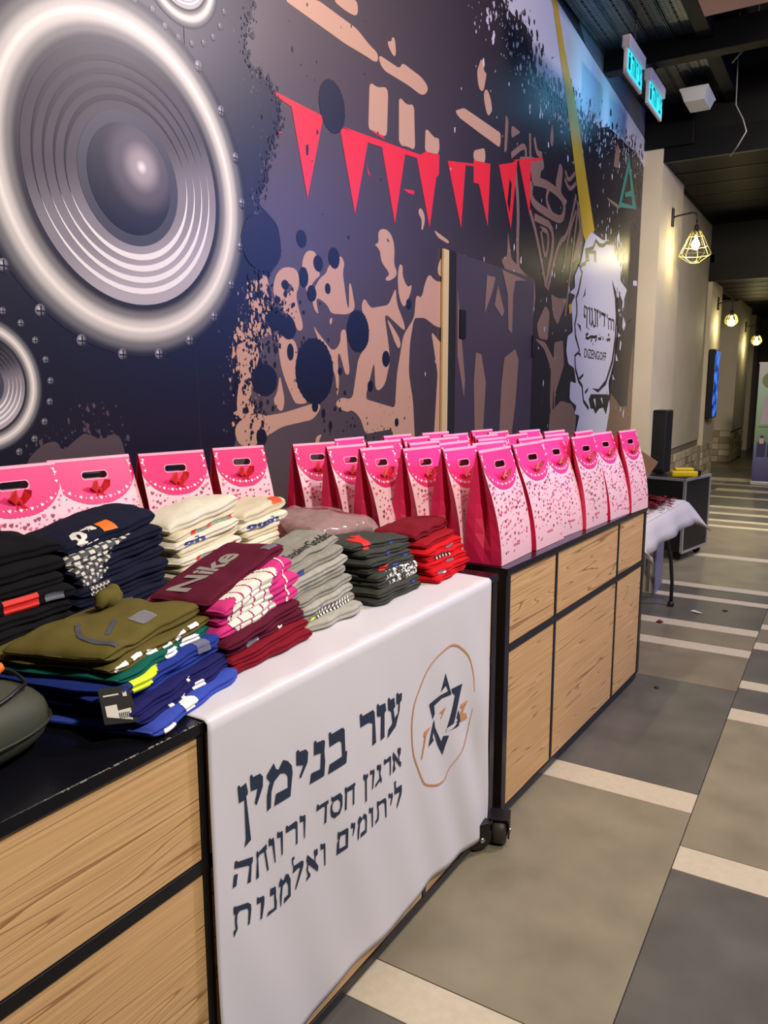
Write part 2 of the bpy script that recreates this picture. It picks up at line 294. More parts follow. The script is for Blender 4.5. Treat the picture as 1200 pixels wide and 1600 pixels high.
# tan figures, shapes and letters of the stage scene
for l in ([(2.712,3.039),(2.944,3.129),(3.259,3.126),(3.364,3.093),(3.444,3.085),(3.436,3.035),(3.328,3.035),(3.158,3.028)], [(2.712,3.039),(2.944,3.129),(2.85,3.143),(2.637,3.068)], [(3.055,3.171),(3.261,3.251),(3.265,3.179),(3.171,3.166)], [(3.055,3.171),(3.261,3.251),(3.217,3.3),(2.966,3.2)],
    [(3.449,3.081),(3.652,3.083),(3.679,3.12),(3.886,3.116),(3.962,3.093),(3.947,3.055),(3.887,3.026),(3.741,3.032),(3.499,3.025),(3.454,3.047)], [(3.362,2.934),(3.436,2.927),(3.512,2.956),(3.537,2.939),(3.524,2.73),(3.472,2.717),(3.397,2.722),(3.348,2.715)],
    [(3.644,2.954),(3.727,2.931),(3.804,2.96),(3.818,2.732),(3.743,2.733),(3.644,2.716)], [(3.934,2.882),(4.045,2.849),(4.1,2.87),(4.102,2.779),(3.927,2.751)], [(3.52,3.165),(3.572,3.183),(3.572,3.201),(3.603,3.212),(3.617,3.131),(3.582,3.119)],
    [(4.653,3.469),(4.697,3.4),(4.737,3.405),(4.69,3.283),(4.622,3.278),(4.587,3.365)], [(4.741,3.322),(4.806,3.279),(4.831,3.215),(4.77,3.159),(4.718,3.207),(4.69,3.276)], [(4.293,3.064),(4.418,3.114),(4.981,3.119),(4.973,3.027),(4.653,3.034),(4.347,3.043)],
    [(4.559,2.911),(4.73,2.968),(4.742,2.883),(4.561,2.857)], [(3.887,2.46),(3.941,2.414),(3.911,2.339),(3.889,2.342),(3.901,2.393),(3.848,2.426)], [(4.038,2.366),(4.243,2.332),(4.226,2.315),(4.088,2.331)],
    [[(2.671,1.993),(2.745,1.998),(2.774,1.975),(2.776,1.926),(2.749,1.887),(2.769,1.826),(2.798,1.764),(2.79,1.736),(2.751,1.734),(2.73,1.787),(2.679,1.801),(2.65,1.816),(2.637,1.842),(2.602,1.856),(2.594,1.907),(2.62,1.961)],[(2.676,1.937),(2.667,1.888),(2.696,1.882),(2.739,1.918)]],
    [(2.832,2.081),(2.887,2.089),(2.911,2.069),(2.901,2.022),(2.941,1.99),(2.883,1.96),(2.834,1.895),(2.819,1.93),(2.797,1.964),(2.799,2.036)],
    [(2.993,2.033),(3.098,2.099),(3.133,2.07),(3.114,2.019),(3.131,1.953),(3.148,1.876),(3.166,1.857),(3.168,1.981),(3.186,1.978),(3.222,1.862),(3.156,1.832),(3.013,1.826),(2.988,1.862),(2.914,1.889),(2.897,1.873),(2.92,1.81),(2.88,1.835),(2.865,1.889),(2.916,1.968),(2.983,2.004)],
    [(3.3,1.93),(3.359,1.878),(3.537,1.909),(3.615,2.008),(3.621,1.927),(3.707,1.822),(3.714,1.783),(3.604,1.826),(3.494,1.868),(3.537,1.713),(3.554,1.626),(3.503,1.503),(3.439,1.467),(3.403,1.482),(3.394,1.622),(3.345,1.514),(3.304,1.429),(3.604,1.376),(3.626,1.56),(3.695,1.765),(3.814,1.863),(3.837,1.991),(3.9,1.974),(3.936,2.058),(3.987,2.122),(4.066,2.084),(4.161,2.094),(4.182,1.828),(4.071,1.833),(3.939,1.872),(3.814,1.863),(3.767,1.723),(3.756,1.561),(3.806,1.409),(3.833,1.156),(3.592,1.173),(3.581,1.265),(3.302,1.252),(3.263,1.334),(3.186,1.379),(3.138,1.365),(3.03,1.404),(3.085,1.443),(3.187,1.426),(3.248,1.639),(3.347,1.705),(3.338,1.788),(3.27,1.866)],
    [(2.87,1.769),(2.91,1.733),(3.027,1.652),(3.09,1.694),(3.091,1.753),(3.137,1.766),(3.153,1.636),(3.17,1.555),(3.132,1.544),(3.08,1.654),(3.062,1.633),(3.077,1.514),(3.057,1.433),(3.042,1.553),(2.941,1.649)],
    [[(3.434,2.263),(3.506,2.285),(3.571,2.264),(3.603,2.205),(3.592,2.118),(3.626,2.09),(3.615,2.057),(3.527,2.025),(3.499,2.038),(3.559,2.066),(3.464,2.113),(3.454,2.174),(3.396,2.191),(3.443,2.203)],[(3.517,2.245),(3.527,2.221),(3.555,2.225)]],
    [(3.648,2.131),(3.689,2.125),(3.683,2.07),(3.741,2.015),(3.788,2.042),(3.777,1.996),(3.706,1.9),(3.649,1.951),(3.63,2.047)], [(3.516,1.842),(3.581,1.803),(3.672,1.73),(3.649,1.684),(3.608,1.716)],
    [(2.326,1.319),(2.359,1.36),(2.472,1.386),(2.519,1.371),(2.648,1.381),(2.868,1.417),(2.934,1.406),(2.866,1.344),(2.631,1.321),(2.473,1.267),(2.445,1.247),(2.354,1.257)],
    [(2.617,1.709),(2.705,1.704),(2.749,1.679),(2.76,1.55),(2.788,1.457),(2.827,1.418),(2.74,1.415),(2.718,1.43),(2.654,1.531),(2.627,1.603)], [(2.625,1.549),(2.657,1.431),(2.633,1.376),(2.571,1.432),(2.608,1.468)],
    [(2.355,1.662),(2.465,1.679),(2.498,1.668),(2.496,1.616),(2.459,1.547),(2.437,1.495),(2.441,1.435),(2.465,1.391),(2.359,1.351),(2.344,1.437),(2.381,1.546),(2.358,1.596)], [(2.51,1.94),(2.557,1.946),(2.569,1.904),(2.556,1.843),(2.519,1.853),(2.508,1.898)],
    [(4.018,1.806),(4.1,1.762),(4.155,1.74),(4.169,1.133),(4.057,1.141),(4.104,1.565)], [(4.091,2.17),(4.144,2.236),(4.186,2.235),(4.189,2.115),(4.098,2.123)], [(2.87,1.222),(2.88,1.266),(2.931,1.273),(2.913,1.259),(2.895,1.22)], [(2.995,1.796),(3.03,1.813),(3.012,1.768)]):
    pr('mural_tan_print', TAN, 4, l)
for l in ([(5.14,2.539),(5.212,2.361),(5.586,2.27),(5.591,2.207),(5.456,2.209),(5.242,2.216),(5.207,2.123),(5.204,1.853),(5.133,1.879),(5.107,2.114),(4.926,2.239),(4.981,2.274),(5.116,2.276),(5.015,2.335),(5.131,2.358)], [(4.748,2.197),(4.891,2.199),(4.842,2.103),(4.724,1.953)],
    [(4.931,2.154),(5.055,1.992),(5.018,1.953),(4.882,2.021)], [(4.597,1.703),(4.683,1.692),(4.762,1.515),(4.725,1.138),(4.602,1.146),(4.57,1.515)], [(5.073,1.682),(5.273,1.749),(5.342,1.673),(5.3,1.359),(5.231,1.107),(5.007,1.121),(5.027,1.471)],
    [(5.678,2.28),(5.714,2.14),(5.658,1.958),(5.625,2.068)], [(5.938,2.11),(6.045,2.068),(6.015,1.845),(5.812,1.852),(5.754,1.948)], [(6.058,2.205),(6.249,2.188),(6.475,2.209),(6.244,1.979),(6.128,2.04)],
    [(5.715,1.847),(5.965,1.826),(6.191,1.695),(6.187,1.194),(6.118,1.34),(6.117,1.623),(5.944,1.774)], [(6.176,1.835),(6.398,1.863),(6.45,1.665),(6.247,1.428),(6.238,1.247),(6.173,1.606)], [(6.125,1.269),(6.396,1.362),(6.703,1.327),(6.843,1.226),(6.811,0.971),(6.096,1.018)],
    [(5.958,3.449),(6.018,3.355),(5.976,3.266),(5.921,3.315)], [(6.597,3.621),(6.747,3.644),(6.735,3.502),(6.679,3.454)], [(7.788,3.785),(7.924,3.72),(7.873,3.548),(7.714,3.532)], [(7.535,3.22),(8.016,3.232),(7.981,3.194),(7.616,3.197)], [(5.055,3.26),(5.103,3.232),(5.088,3.036),(5.04,3.011)],
    [(5.154,3.219),(5.329,3.215),(5.16,3.134)], [(4.312,2.076),(4.438,1.528),(4.426,1.419),(4.324,1.674)], [(6.164,3.214),(6.248,3.185),(6.215,2.996),(6.386,2.963),(6.334,2.919),(6.164,2.97),(6.078,3.034)], [(5.521,3.059),(5.789,3.159),(5.82,3.089),(5.706,3.033),(5.577,2.929)], [(6.611,3.04),(6.889,2.84),(6.735,2.562),(6.558,2.503),(6.733,2.815)]):
    pr('mural_dark_tan_print', TAN2, 4, l)
for l in ([(8.108,1.81),(8.818,2),(8.952,0.879),(8.091,0.932)], [(7.999,1.454),(8.249,1.521),(8.269,0.921),(7.835,0.948)]):
    pr('mural_brown_streak_print', mat('vinyl_ochre', (112,88,68), .38), 5, l)
def ribbon(mb, c, wd, k):
    fn = on(k); c = [p for i, p in enumerate(c) if i == 0 or math.hypot(p[0]-c[i-1][0], p[1]-c[i-1][1]) > 1e-4]; vs = []
    for i, p in enumerate(c):
        a, b = c[max(0, i-1)], c[min(len(c)-1, i+1)]; d = math.hypot(b[0]-a[0], b[1]-a[1]) or 1; ny, nz = -(b[1]-a[1])/d*wd, (b[0]-a[0])/d*wd
        vs += [fn(p[0]+ny, p[1]+nz), fn(p[0]-ny, p[1]-nz)]
    mb.add(vs, [(2*i, 2*i+1, 2*i+3, 2*i+2) for i in range(len(c)-1)])
for c, w_ in (([(5.167,3.027),(5.425,3.168),(5.442,3.063)], 9), ([(5.505,3.254),(5.528,3.083)], 9), ([(5.595,3.248),(5.649,3.156),(5.764,3.172)], 10), ([(5.239,2.973),(5.322,2.731),(5.318,2.435),(5.354,2.289)], 12), ([(5.329,3.037),(5.698,3.122),(5.746,3.011),(5.574,2.959)], 9),
    ([(5.575,2.952),(5.903,2.997),(6.329,2.968),(6.293,2.793),(5.974,2.787),(5.551,2.803),(5.567,2.942)], 14), ([(5.953,3),(5.865,2.879),(6.024,2.796)], 10), ([(5.641,2.713),(6.137,2.717),(5.925,2.242)], 12), ([(5.764,2.656),(5.986,2.66),(5.908,2.42),(5.778,2.658)], 8), ([(5.547,2.742),(5.708,2.584),(5.922,2.274)], 10),
    ([(6.609,3.057),(6.418,2.694),(6.201,2.627),(5.978,2.23)], 10), ([(6.687,3.02),(6.575,2.612),(6.433,2.062)], 9), ([(6.304,3.181),(6.396,3.117),(6.558,3.22)], 8), ([(6.3,3.121),(6.432,3.056),(6.597,3.15)], 8), ([(6.624,2.938),(6.42,2.677),(6.337,2.406)], 7)):
    pass_ = w_*.0022; c = chaikin(c, 2, False)
    ribbon(P.setdefault('mural_zebra_print', (MB(), TAN2))[0], c, pass_, 4.5)
# red bunting
for l in ([(2.742,2.655),(2.972,2.666),(2.846,2.3)], [(2.638,2.67),(2.655,2.672),(2.972,2.671),(2.971,2.658),(2.742,2.645),(2.646,2.656)], [(3.118,2.663),(3.347,2.667),(3.224,2.301),(3.107,2.646)], [(3.129,2.669),(3.83,2.721),(3.927,2.733),(3.83,2.698),(3.347,2.654)],
    [(3.472,2.673),(3.709,2.688),(3.603,2.322)], [(3.836,2.703),(3.936,2.756),(4.102,2.779),(4.098,2.672),(4.065,2.65),(3.989,2.366)], [(4.207,2.768),(4.448,2.801),(4.397,2.432)], [(4.207,2.771),(4.562,2.836),(4.562,2.821),(4.214,2.759)], [(4.561,2.857),(4.818,2.893),(4.794,2.506),(4.646,2.736),(4.566,2.727)],
    [(4.957,2.92),(5.186,2.985),(5.281,3.033),(5.19,2.554)], [(5.307,3.022),(5.536,3.084),(5.54,2.703)], [(5.185,3.002),(5.781,3.159),(5.755,3.134),(5.537,3.07)], [(3.36,2.715),(3.472,2.723),(3.511,2.708),(3.422,2.71)], [(3.687,2.512),(3.808,2.527),(3.808,2.507),(3.744,2.501)], [(2.65,2.529),(2.684,2.525),(2.658,2.519)], [(3.329,2.559),(3.365,2.496),(3.341,2.513)]):
    pr('mural_bunting_print', RED, 6, l)
pr('mural_red_ink_print', INK, 7, [(2.84,2.517),(2.859,2.527),(2.858,2.484),(2.842,2.475)], [(5.145,2.874),(5.185,2.848),(5.159,2.653),(5.117,2.714)])
# navy blobs
def blob(c, rx, rz, seed, mm=NAVY):
    r = random.Random(seed); n = 64
    pr('mural_blob_print', mm, 7, [(c[0]+math.cos(2*PI*i/n)*rx*(1+(.05 if i % 2 else -.02)*r.random()), c[1]+math.sin(2*PI*i/n)*rz*(1+(.05 if i % 2 else -.02)*r.random())) for i in range(n)])
for i, (c, e, t) in enumerate((([(3.045,2.731)], [(3.146,2.76)], [(3.048,2.84)]), ([(2.798,2.126)], [(2.833,2.132)], [(2.8,2.163)]), 
    ([(3.045,2.078)], [(3.089,2.084)], [(3.046,2.125)]), ([(2.918,2.038)], [(2.954,2.043)], [(2.919,2.073)]), ([(2.809,1.966)], [(2.841,1.969)], [(2.811,2.009)]), ([(2.866,1.903)], [(2.9,1.906)], [(2.867,1.938)]),
    ([(2.99,1.936)], [(3.012,1.938)], [(2.991,1.96)]), ([(3.245,1.759)], [(3.344,1.764)], [(3.247,1.859)]), ([(2.88,1.561)], [(3.025,1.563)], [(2.884,1.708)]), ([(3.51,1.633)], [(3.548,1.634)], [(3.511,1.674)]),
    ([(3.753,1.932)], [(3.782,1.935)], [(3.753,1.96)]), ([(2.495,1.283)], [(2.528,1.282)], [(2.496,1.319)]), ([(2.525,1.521)], [(2.607,1.522)], [(2.528,1.587)]), ([(2.691,1.739)], [(2.744,1.743)], [(2.693,1.784)]),
    ([(2.702,1.641)], [(2.725,1.642)], [(2.704,1.677)]), ([(2.942,1.369)], [(2.956,1.369)], [(2.942,1.391)]), ([(2.998,1.309)], [(3.012,1.309)], [(2.998,1.329)]), ([(3.622,1.298)], [(3.643,1.297)], [(3.622,1.321)]),
    ([(3.355,1.493)], [(3.382,1.493)], [(3.356,1.52)]), ([(2.623,1.854)], [(2.642,1.855)], [(2.624,1.868)]), ([(2.676,1.92)], [(2.701,1.922)], [(2.677,1.94)]), ([(2.876,1.402)], [(2.9,1.402)], [(2.876,1.427)]),
    ([(2.529,2.067)], [(2.653,2.086)], [(2.534,2.176)]), ([(2.605,1.769)], [(2.663,1.773)], [(2.607,1.813)]), ([(3.082,1.564)], [(3.1,1.564)], [(3.082,1.582)]))):
    blob(c[0], abs(e[0][0]-c[0][0]), abs(t[0][1]-c[0][1]), i)
pr('mural_yellow_print', YEL, 10, [(5.792,4.311),(5.893,4.231),(5.948,4.158),(6.249,3.72),(6.484,3.353),(6.824,2.792),(6.929,2.711),(7.17,2.866),(6.889,3.225),(6.523,3.72),(6.186,4.036),(6.011,4.254),(5.95,4.374)], [(7.242,1.235),(7.398,1.217),(7.453,1.152),(7.613,1.159),(7.646,0.949),(7.505,0.958),(7.459,1.114),(7.317,1.17)], [(6.513,2.163),(6.619,2.183),(6.646,2.119),(6.541,2.084)])
pr('mural_teal_print', TEAL, 10, [[(8.262,3.76),(8.654,3.318),(7.936,3.207)],[(8.279,3.628),(8.472,3.321),(8.059,3.273)]], [(8.159,3.384),(8.416,3.456),(8.444,3.408),(8.184,3.347)])
# round badge with its lettering
pr('badge_splash_print', WHITE, 11, [(6.998,2.792),(7.093,2.841),(7.198,2.835),(7.461,2.823),(7.639,2.856),(7.84,2.8),(7.953,2.728),(8.144,2.664),(8.143,2.535),(8.425,2.472),(8.289,2.327),(8.083,2.438),(8.021,2.355),(8.102,2.049),(8.033,1.717),(7.867,1.518),(7.912,1.399),(7.962,1.252),(7.816,0.938),(6.804,1.001),(6.933,1.221),(6.774,1.238),(6.843,1.306),(6.626,1.369),(6.626,1.528),(6.798,1.505),(6.724,1.642),(6.554,1.672),(6.487,1.781),(6.508,1.902),(6.649,1.943),(6.583,2.18),(6.684,2.255),(6.519,2.261),(6.676,2.32),(6.629,2.402),(6.798,2.542),(6.891,2.709)])
BI = P.setdefault('badge_black_print', (MB(), INK))[0]
stroke = ribbon
stroke(BI, [(7.714,2.831),(7.597,2.826),(7.468,2.777),(7.338,2.764),(7.226,2.787),(7.153,2.714),(7.074,2.691),(6.918,2.658),(6.984,2.611),(6.933,2.548),(6.765,2.505),(6.847,2.46),(6.817,2.401),(6.756,2.284),(6.705,2.235),(6.732,2.171),(6.741,2.105),(6.696,2.012),(6.727,1.913),(6.858,1.794),(6.73,1.744),(6.763,1.631),(6.873,1.528),(6.979,1.481),(7.037,1.35),(7.215,1.273)], .018, 13)
for l in ([(7.818,2.512),(8.011,2.406),(8.089,2.179),(8.075,1.917),(8.008,1.717),(7.773,1.492),(7.503,1.419),(7.296,1.462),(7.52,1.454),(7.764,1.544),(7.953,1.742),(8.027,1.98),(8.028,2.175),(7.961,2.35)], [(8.027,2.458),(8.164,2.42),(8.156,2.184),(8.439,2.123),(8.711,2.196),(8.853,2.093),(8.704,1.662),(8.667,1.262),(8.382,1.269),(7.903,1.452),(8.059,1.718),(8.151,1.986)],
    [(6.961,2.349),(6.97,2.282),(6.875,2.25),(6.93,2.284)], [(6.751,2.027),(6.868,2.012),(6.876,1.955),(6.812,1.997)], [(6.766,1.757),(6.879,1.783),(6.913,1.738),(6.843,1.759)], [(6.851,1.551),(7.003,1.6),(7.007,1.576),(6.911,1.54)], [(7.067,1.433),(7.166,1.469),(7.17,1.444),(7.091,1.409)],
    [[(7.26,1.407),(7.912,1.399),(7.941,1.372),(7.822,1.197),(7.713,1.272),(7.573,1.263),(7.443,1.216),(7.368,1.268),(7.28,1.271),(7.203,1.359)],[(7.355,1.356),(7.42,1.367),(7.457,1.272)],[(7.605,1.358),(7.648,1.377),(7.709,1.298)],[(7.808,1.427),(7.857,1.426),(7.838,1.398)]], [(6.919,2.652),(7.239,2.703),(7.276,2.604),(7.213,2.596),(7.181,2.666),(7.02,2.644),(7.048,2.586),(6.951,2.562)]):
    BI.poly(l, on(14))
wf = P.setdefault('badge_white_flecks', (MB(), WHITE))[0]
for l in ([(8.053,2.461),(8.103,2.466),(8.112,2.363),(8.045,2.364)], [(8.261,2.469),(8.398,2.47),(8.3,2.407),(8.289,2.327),(8.226,2.374)], [(8.116,2.26),(8.197,2.247),(8.123,2.221)], [(8.145,2.019),(8.255,1.998),(8.153,1.973)], [(8.094,1.812),(8.197,1.734),(8.107,1.739)], [(8.253,1.951),(8.301,1.926),(8.273,1.844),(8.228,1.856)], [(8.002,1.604),(8.09,1.545),(8.023,1.545)], [(7.808,1.427),(7.911,1.406),(7.864,1.387)], [(8.314,2.196),(8.439,2.123),(8.37,2.051),(8.308,2.088)], [(8.658,2.591),(8.832,2.61),(8.844,2.556),(8.667,2.544)]):
    wf.poly(l, on(15))
for l in ([(6.955,2.098),(6.955,2.187),(7.038,2.173),(7.05,2)], [(6.955,2.098),(7.007,2.101)], [(7.07,2.176),(7.119,2.18),(7.14,2.035)], [(7.157,2.177),(7.194,2.18),(7.217,2.081),(7.179,2.025)], [(7.217,2.081),(7.259,2.034)], [(7.254,2.179),(7.305,2.183),(7.327,2.038),(7.268,2.027)], [(7.337,2.173),(7.403,2.176)], [(7.368,2.176),(7.39,2.032)], [(7.43,2.173),(7.471,2.171),(7.461,2.12)], [(7.495,2.163),(7.662,2.159)], [(7.611,2.157),(7.629,2.049)], [(7.717,2.171),(7.714,2.134)], [(7.779,2.031),(7.762,2.133),(7.86,2.132),(7.882,2.03)], [(7.889,2.133),(7.96,2.129),(7.978,2.027)]):
    stroke(BI, l, .015, 14)
for l in ([(7.111,2.004),(7.1,1.991)], [(7.105,1.956),(7.03,1.938),(7.033,1.915),(7.103,1.911),(7.205,1.935),(7.229,1.915),(7.195,1.887)], [(7.205,1.935),(7.313,1.934),(7.376,1.947)], [(7.376,1.953),(7.38,1.925),(7.34,1.896)], [(7.433,1.927),(7.523,1.927),(7.533,1.955)], [(7.589,1.948),(7.607,1.921)], [(7.691,1.931),(7.692,1.922)], [(7.736,1.942),(7.769,1.922),(7.804,1.943),(7.832,1.925),(7.862,1.951)], [(7.265,1.875),(7.275,1.863)], [(7.462,1.969),(7.464,1.961)], [(7.778,1.982),(7.817,1.979)]):
    stroke(BI, l, .013, 14)
tv, tf = text_mesh('DIZENGOFF', .01)
q0, q1, q2, q3 = [(7.005,1.738),(7.735,1.723),(7.721,1.806),(6.993,1.822)]
BI.add([on(14)(q0[0]+(q1[0]-q0[0])*u, (q0[1]+(q1[1]-q0[1])*u)*(1-v)+(q3[1]+(q2[1]-q3[1])*u)*v) for u, v in tv], tf)
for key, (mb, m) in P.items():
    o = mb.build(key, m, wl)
    if 'fleck' in key: o['kind'] = 'stuff'
# printed loudspeakers
def radial(name, stops, center=(0, 0), rmax=1, lingrad=None):
    m = bpy.data.materials.new(name); m.use_nodes = True; nt = m.node_tree; b = nt.nodes['Principled BSDF']; b.inputs['Roughness'].default_value = .4; b.inputs['Specular IOR Level'].default_value = .35
    tc = nt.nodes.new('ShaderNodeTexCoord'); rp = nt.nodes.new('ShaderNodeValToRGB')
    if lingrad:
        sp = nt.nodes.new('ShaderNodeSeparateXYZ'); nt.links.new(tc.outputs['Object'], sp.inputs[0])
        mr = nt.nodes.new('ShaderNodeMapRange'); mr.inputs[1].default_value = lingrad[0]; mr.inputs[2].default_value = lingrad[1]
        ad = nt.nodes.new('ShaderNodeMath'); ad.operation = 'MULTIPLY_ADD'; ad.inputs[1].default_value = -.35
        nt.links.new(sp.outputs[1], ad.inputs[0]); nt.links.new(sp.outputs[2], ad.inputs[2]); nt.links.new(ad.outputs[0], mr.inputs[0]); src = mr.outputs[0]
    else:
        sb = nt.nodes.new('ShaderNodeVectorMath'); sb.operation = 'SUBTRACT'; sb.inputs[1].default_value = (0, center[0], center[1])
        ln = nt.nodes.new('ShaderNodeVectorMath'); ln.operation = 'LENGTH'; nt.links.new(tc.outputs['Object'], sb.inputs[0]); nt.links.new(sb.outputs[0], ln.inputs[0])
        dv = nt.nodes.new('ShaderNodeMath'); dv.operation = 'DIVIDE'; dv.inputs[1].default_value = rmax; nt.links.new(ln.outputs['Value'], dv.inputs[0]); src = dv.outputs[0]
    rp.color_ramp.interpolation = 'EASE'
    el = rp.color_ramp.elements; el[0].position = stops[0][0]; el[0].color = lin(stops[0][1])+(1,); el[1].position = stops[-1][0]; el[1].color = lin(stops[-1][1])+(1,)
    for p_, c_ in stops[1:-1]:
        e = el.new(p_); e.color = lin(c_)+(1,)
    nt.links.new(src, rp.inputs[0]); nt.links.new(rp.outputs[0], b.inputs['Base Color']); return m
def speaker(cy, cz, s, screws):
    nv = (25,26,40)
    glow = radial('print_rim_glow', [(0, (30,30,40)), (.715, (40,40,46)), (.76, (120,118,118)), (.815, (205,200,196)), (.84, (235,230,222)), (.87, (196,192,188)), (.93, (110,110,112)), (.985, (40,42,54)), (1, nv)], rmax=.575*s)
    cone = radial('print_cone', [(0, (172,166,174)), (.35, (134,128,136)), (.68, (70,67,75)), (1, (26,27,34))], lingrad=(-.36*s, .34*s))
    capm = radial('print_cap', [(0, (236,224,226)), (.12, (160,150,158)), (.4, (88,82,93)), (.72, (32,34,48)), (1, (18,21,36))], center=(.048*s, .05*s), rmax=.235*s)
    ring = mat('print_ring', (70,72,86), .4, spec=.3); dark = mat('print_arc_dark', (34,33,38), .4, spec=.3); lite = mat('print_arc_light', (232,228,230), .36)
    loc = (XW, cy, cz)
    def disc(r0, r1, k, nm, m):
        n = 96; mb = MB()
        if r0 == 0: mb.add([(k*.0008, math.cos(2*PI*i/n)*r1, math.sin(2*PI*i/n)*r1) for i in range(n)], [tuple(range(n))])
        else: mb.add([(k*.0008, math.cos(2*PI*i/n)*r, math.sin(2*PI*i/n)*r) for r in (r0, r1) for i in range(n)], [(i, (i+1) % n, n+(i+1) % n, n+i) for i in range(n)])
        return mb.build(nm, m, wl, loc=loc)
    disc(.39*s, .575*s, 1, 'printed_speaker_rim', glow); disc(0, .40*s, 2, 'printed_speaker_cone', cone); disc(0, .208*s, 3, 'printed_speaker_ring', ring); disc(0, .173*s, 4, 'printed_speaker_cap', capm)
    a1 = MB(); a2 = MB(); n = 40
    for i, r in enumerate((.365, .328, .291, .254)):
        for mb, t0, t1, wd in ((a1, math.radians(20), math.radians(205), .017), (a2, math.radians(-165), math.radians(15), .020)):
            vs = [];
            for j in range(n+1):
                t = t0+(t1-t0)*j/n; h = wd*math.sin(PI*j/n)**1.2
                vs += [(.0008*3, math.cos(t)*r*s, math.sin(t)*r*s), (.0008*3, math.cos(t)*(r-h)*s, math.sin(t)*(r-h)*s)]
            mb.add(vs, [(2*j, 2*j+1, 2*j+3, 2*j+2) for j in range(n)])
    a1.build('printed_speaker_dark_arcs', dark, wl, loc=loc); a2.build('printed_speaker_light_arcs', lite, wl, loc=loc)
    sm = radial('print_screw', [(0, (190,190,200)), (.5, (120,120,132)), (1, (36,38,50))], center=(-.3*.02*s, .3*.02*s), rmax=.024*max(s, .55))
    base = None; R = .021*max(s, .56)
    for (y, z) in screws:
        if base is None:
            n = 20; mb = MB().add([(.001, math.cos(2*PI*i/n)*R, math.sin(2*PI*i/n)*R) for i in range(n)], [tuple(range(n))])
            mb.add([(.0016, -R*.75, -R*.1), (.0016, R*.75, -R*.1), (.0016, R*.75, R*.1), (.0016, -R*.75, R*.1)], [(0,1,2,3)]).add([(.0018, -R*.1, -R*.8), (.0018, R*.1, -R*.8), (.0018, R*.1, R*.8), (.0018, -R*.1, R*.8)], [(0,1,2,3)])
            base = mesh('printed_screw', mb.v, mb.f, None, wl, mats=[sm, INK], fm=[0, 1, 1], loc=(XW, y, z))
        else:
            o = base.copy(); C.objects.link(o); o.location = (XW, y, z)
speaker(1.868, 2.17, 1, [(2.208,2.626),(2.318,2.506),(2.389,2.359),(2.418,2.198),(2.402,2.034),(2.341,1.883),(2.241,1.756),(2.108,1.661),(1.956,1.607),(1.796,1.601),(1.637,1.639),(1.498,1.72),(1.389,1.837)])
speaker(1.287, 1.503, .345, [(1.375,1.71),(1.429,1.679),(1.472,1.632),(1.502,1.576),(1.514,1.513),(1.506,1.45),(1.483,1.39),(1.445,1.34),(1.392,1.305)])
speaker(2.125, 2.93, .345, [(1.924,2.735),(2.001,2.736),(2.053,2.703),(2.114,2.689),(2.179,2.692),(2.238,2.714),(2.288,2.751),(2.327,2.801),(2.352,2.859)])
# door standing slightly proud in the mural
door = box('door_1', (XW+.006, XW+.022, 4.30, 5.62, .02, 2.275), mat('door_vinyl_dark', (66,58,72), .34), None, .003); tag(door, 'flush door covered by the same mural', kind='structure')
dtan = MB()
for l in ([(4.312,2.076),(4.438,1.528),(4.426,1.419),(4.324,1.674)], [(4.748,2.197),(4.891,2.199),(4.842,2.103),(4.724,1.953)], [(4.931,2.154),(5.055,1.992),(5.018,1.953),(4.882,2.021)], [(4.597,1.703),(4.683,1.692),(4.762,1.515),(4.725,1.138),(4.602,1.146),(4.57,1.515)], [(5.073,1.682),(5.273,1.749),(5.342,1.673),(5.3,1.359),(5.231,1.107),(5.007,1.121),(5.027,1.471)], [(5.001,2.262),(5.453,2.24),(5.242,2.216),(5.207,2.123),(5.204,1.853),(5.133,1.879),(5.107,2.114)]):
    dtan.poly(l, lambda a, b: (XW+.0235, a, b))
dtan.build('door_print', TAN2, door)
box('door_gap', (XW+.004, XW+.014, 4.205, 4.30, .02, 2.28), mat('black_rubber', (10,10,11), .8), door)
box('door_edge', (XW+.004, XW+.02, 4.135, 4.205, .02, 2.275), mat('raw_door_edge', (206,182,132), .5), door, .003)
box('hinge', (XW+.02, XW+.035, 4.34, 4.42, 1.78, 1.95), BLACK, door, .003)
box('door_latch', (XW+.02, XW+.036, 5.60, 5.66, 1.70, 1.86), BLACK, door, .003)

# pilasters and walls further on
def wallbox(n, b, m=PLASTER): return tag(box(n, b, m), kind='structure')
wallbox('trim_1', (-2.3, -1.9, 8.9, 10.1, 0, 4.06))
wallbox('wall_beyond', (-2.3, -1.96, 10.1, 12.7, .66, 3.85))
wb2 = wallbox('baseboard_left', (-2.3, -1.975, 10.1, 12.7, 0, .66), mat('stone_mortar', (120,110,94), .9))
wallbox('trim_2', (-2.3, -1.9, 12.7, 13.75, .56, 3.4)); 
wb3 = wallbox('baseboard_pilaster', (-2.3, -1.915, 12.7, 13.75, 0, .56), mat('stone_mortar', (120,110,94), .9))
wallbox('wall_recess', (-2.5, -2.3, 13.75, 16, 0, 3.2)); wallbox('trim_3', (-2.5, -1.88, 16, 17.8, .62, 3.2)); wb4 = wallbox('baseboard_far', (-2.5, -1.895, 16, 17.8, 0, .62), mat('stone_mortar', (120,110,94), .9))
wallbox('wall_far', (-2.5, -2.2, 17.8, 21, 0, 3.2)); wallbox('trim_4', (-2.5, -1.95, 19.4, 20.4, 0, 3.2))
STN = [mat('stone_a', (176,162,138), .85, bump=.5, bscale=50, var=.12), mat('stone_b', (150,136,112), .85, bump=.5, bscale=50, var=.12), mat('stone_c', (190,178,154), .85, bump=.5, bscale=50, var=.1)]
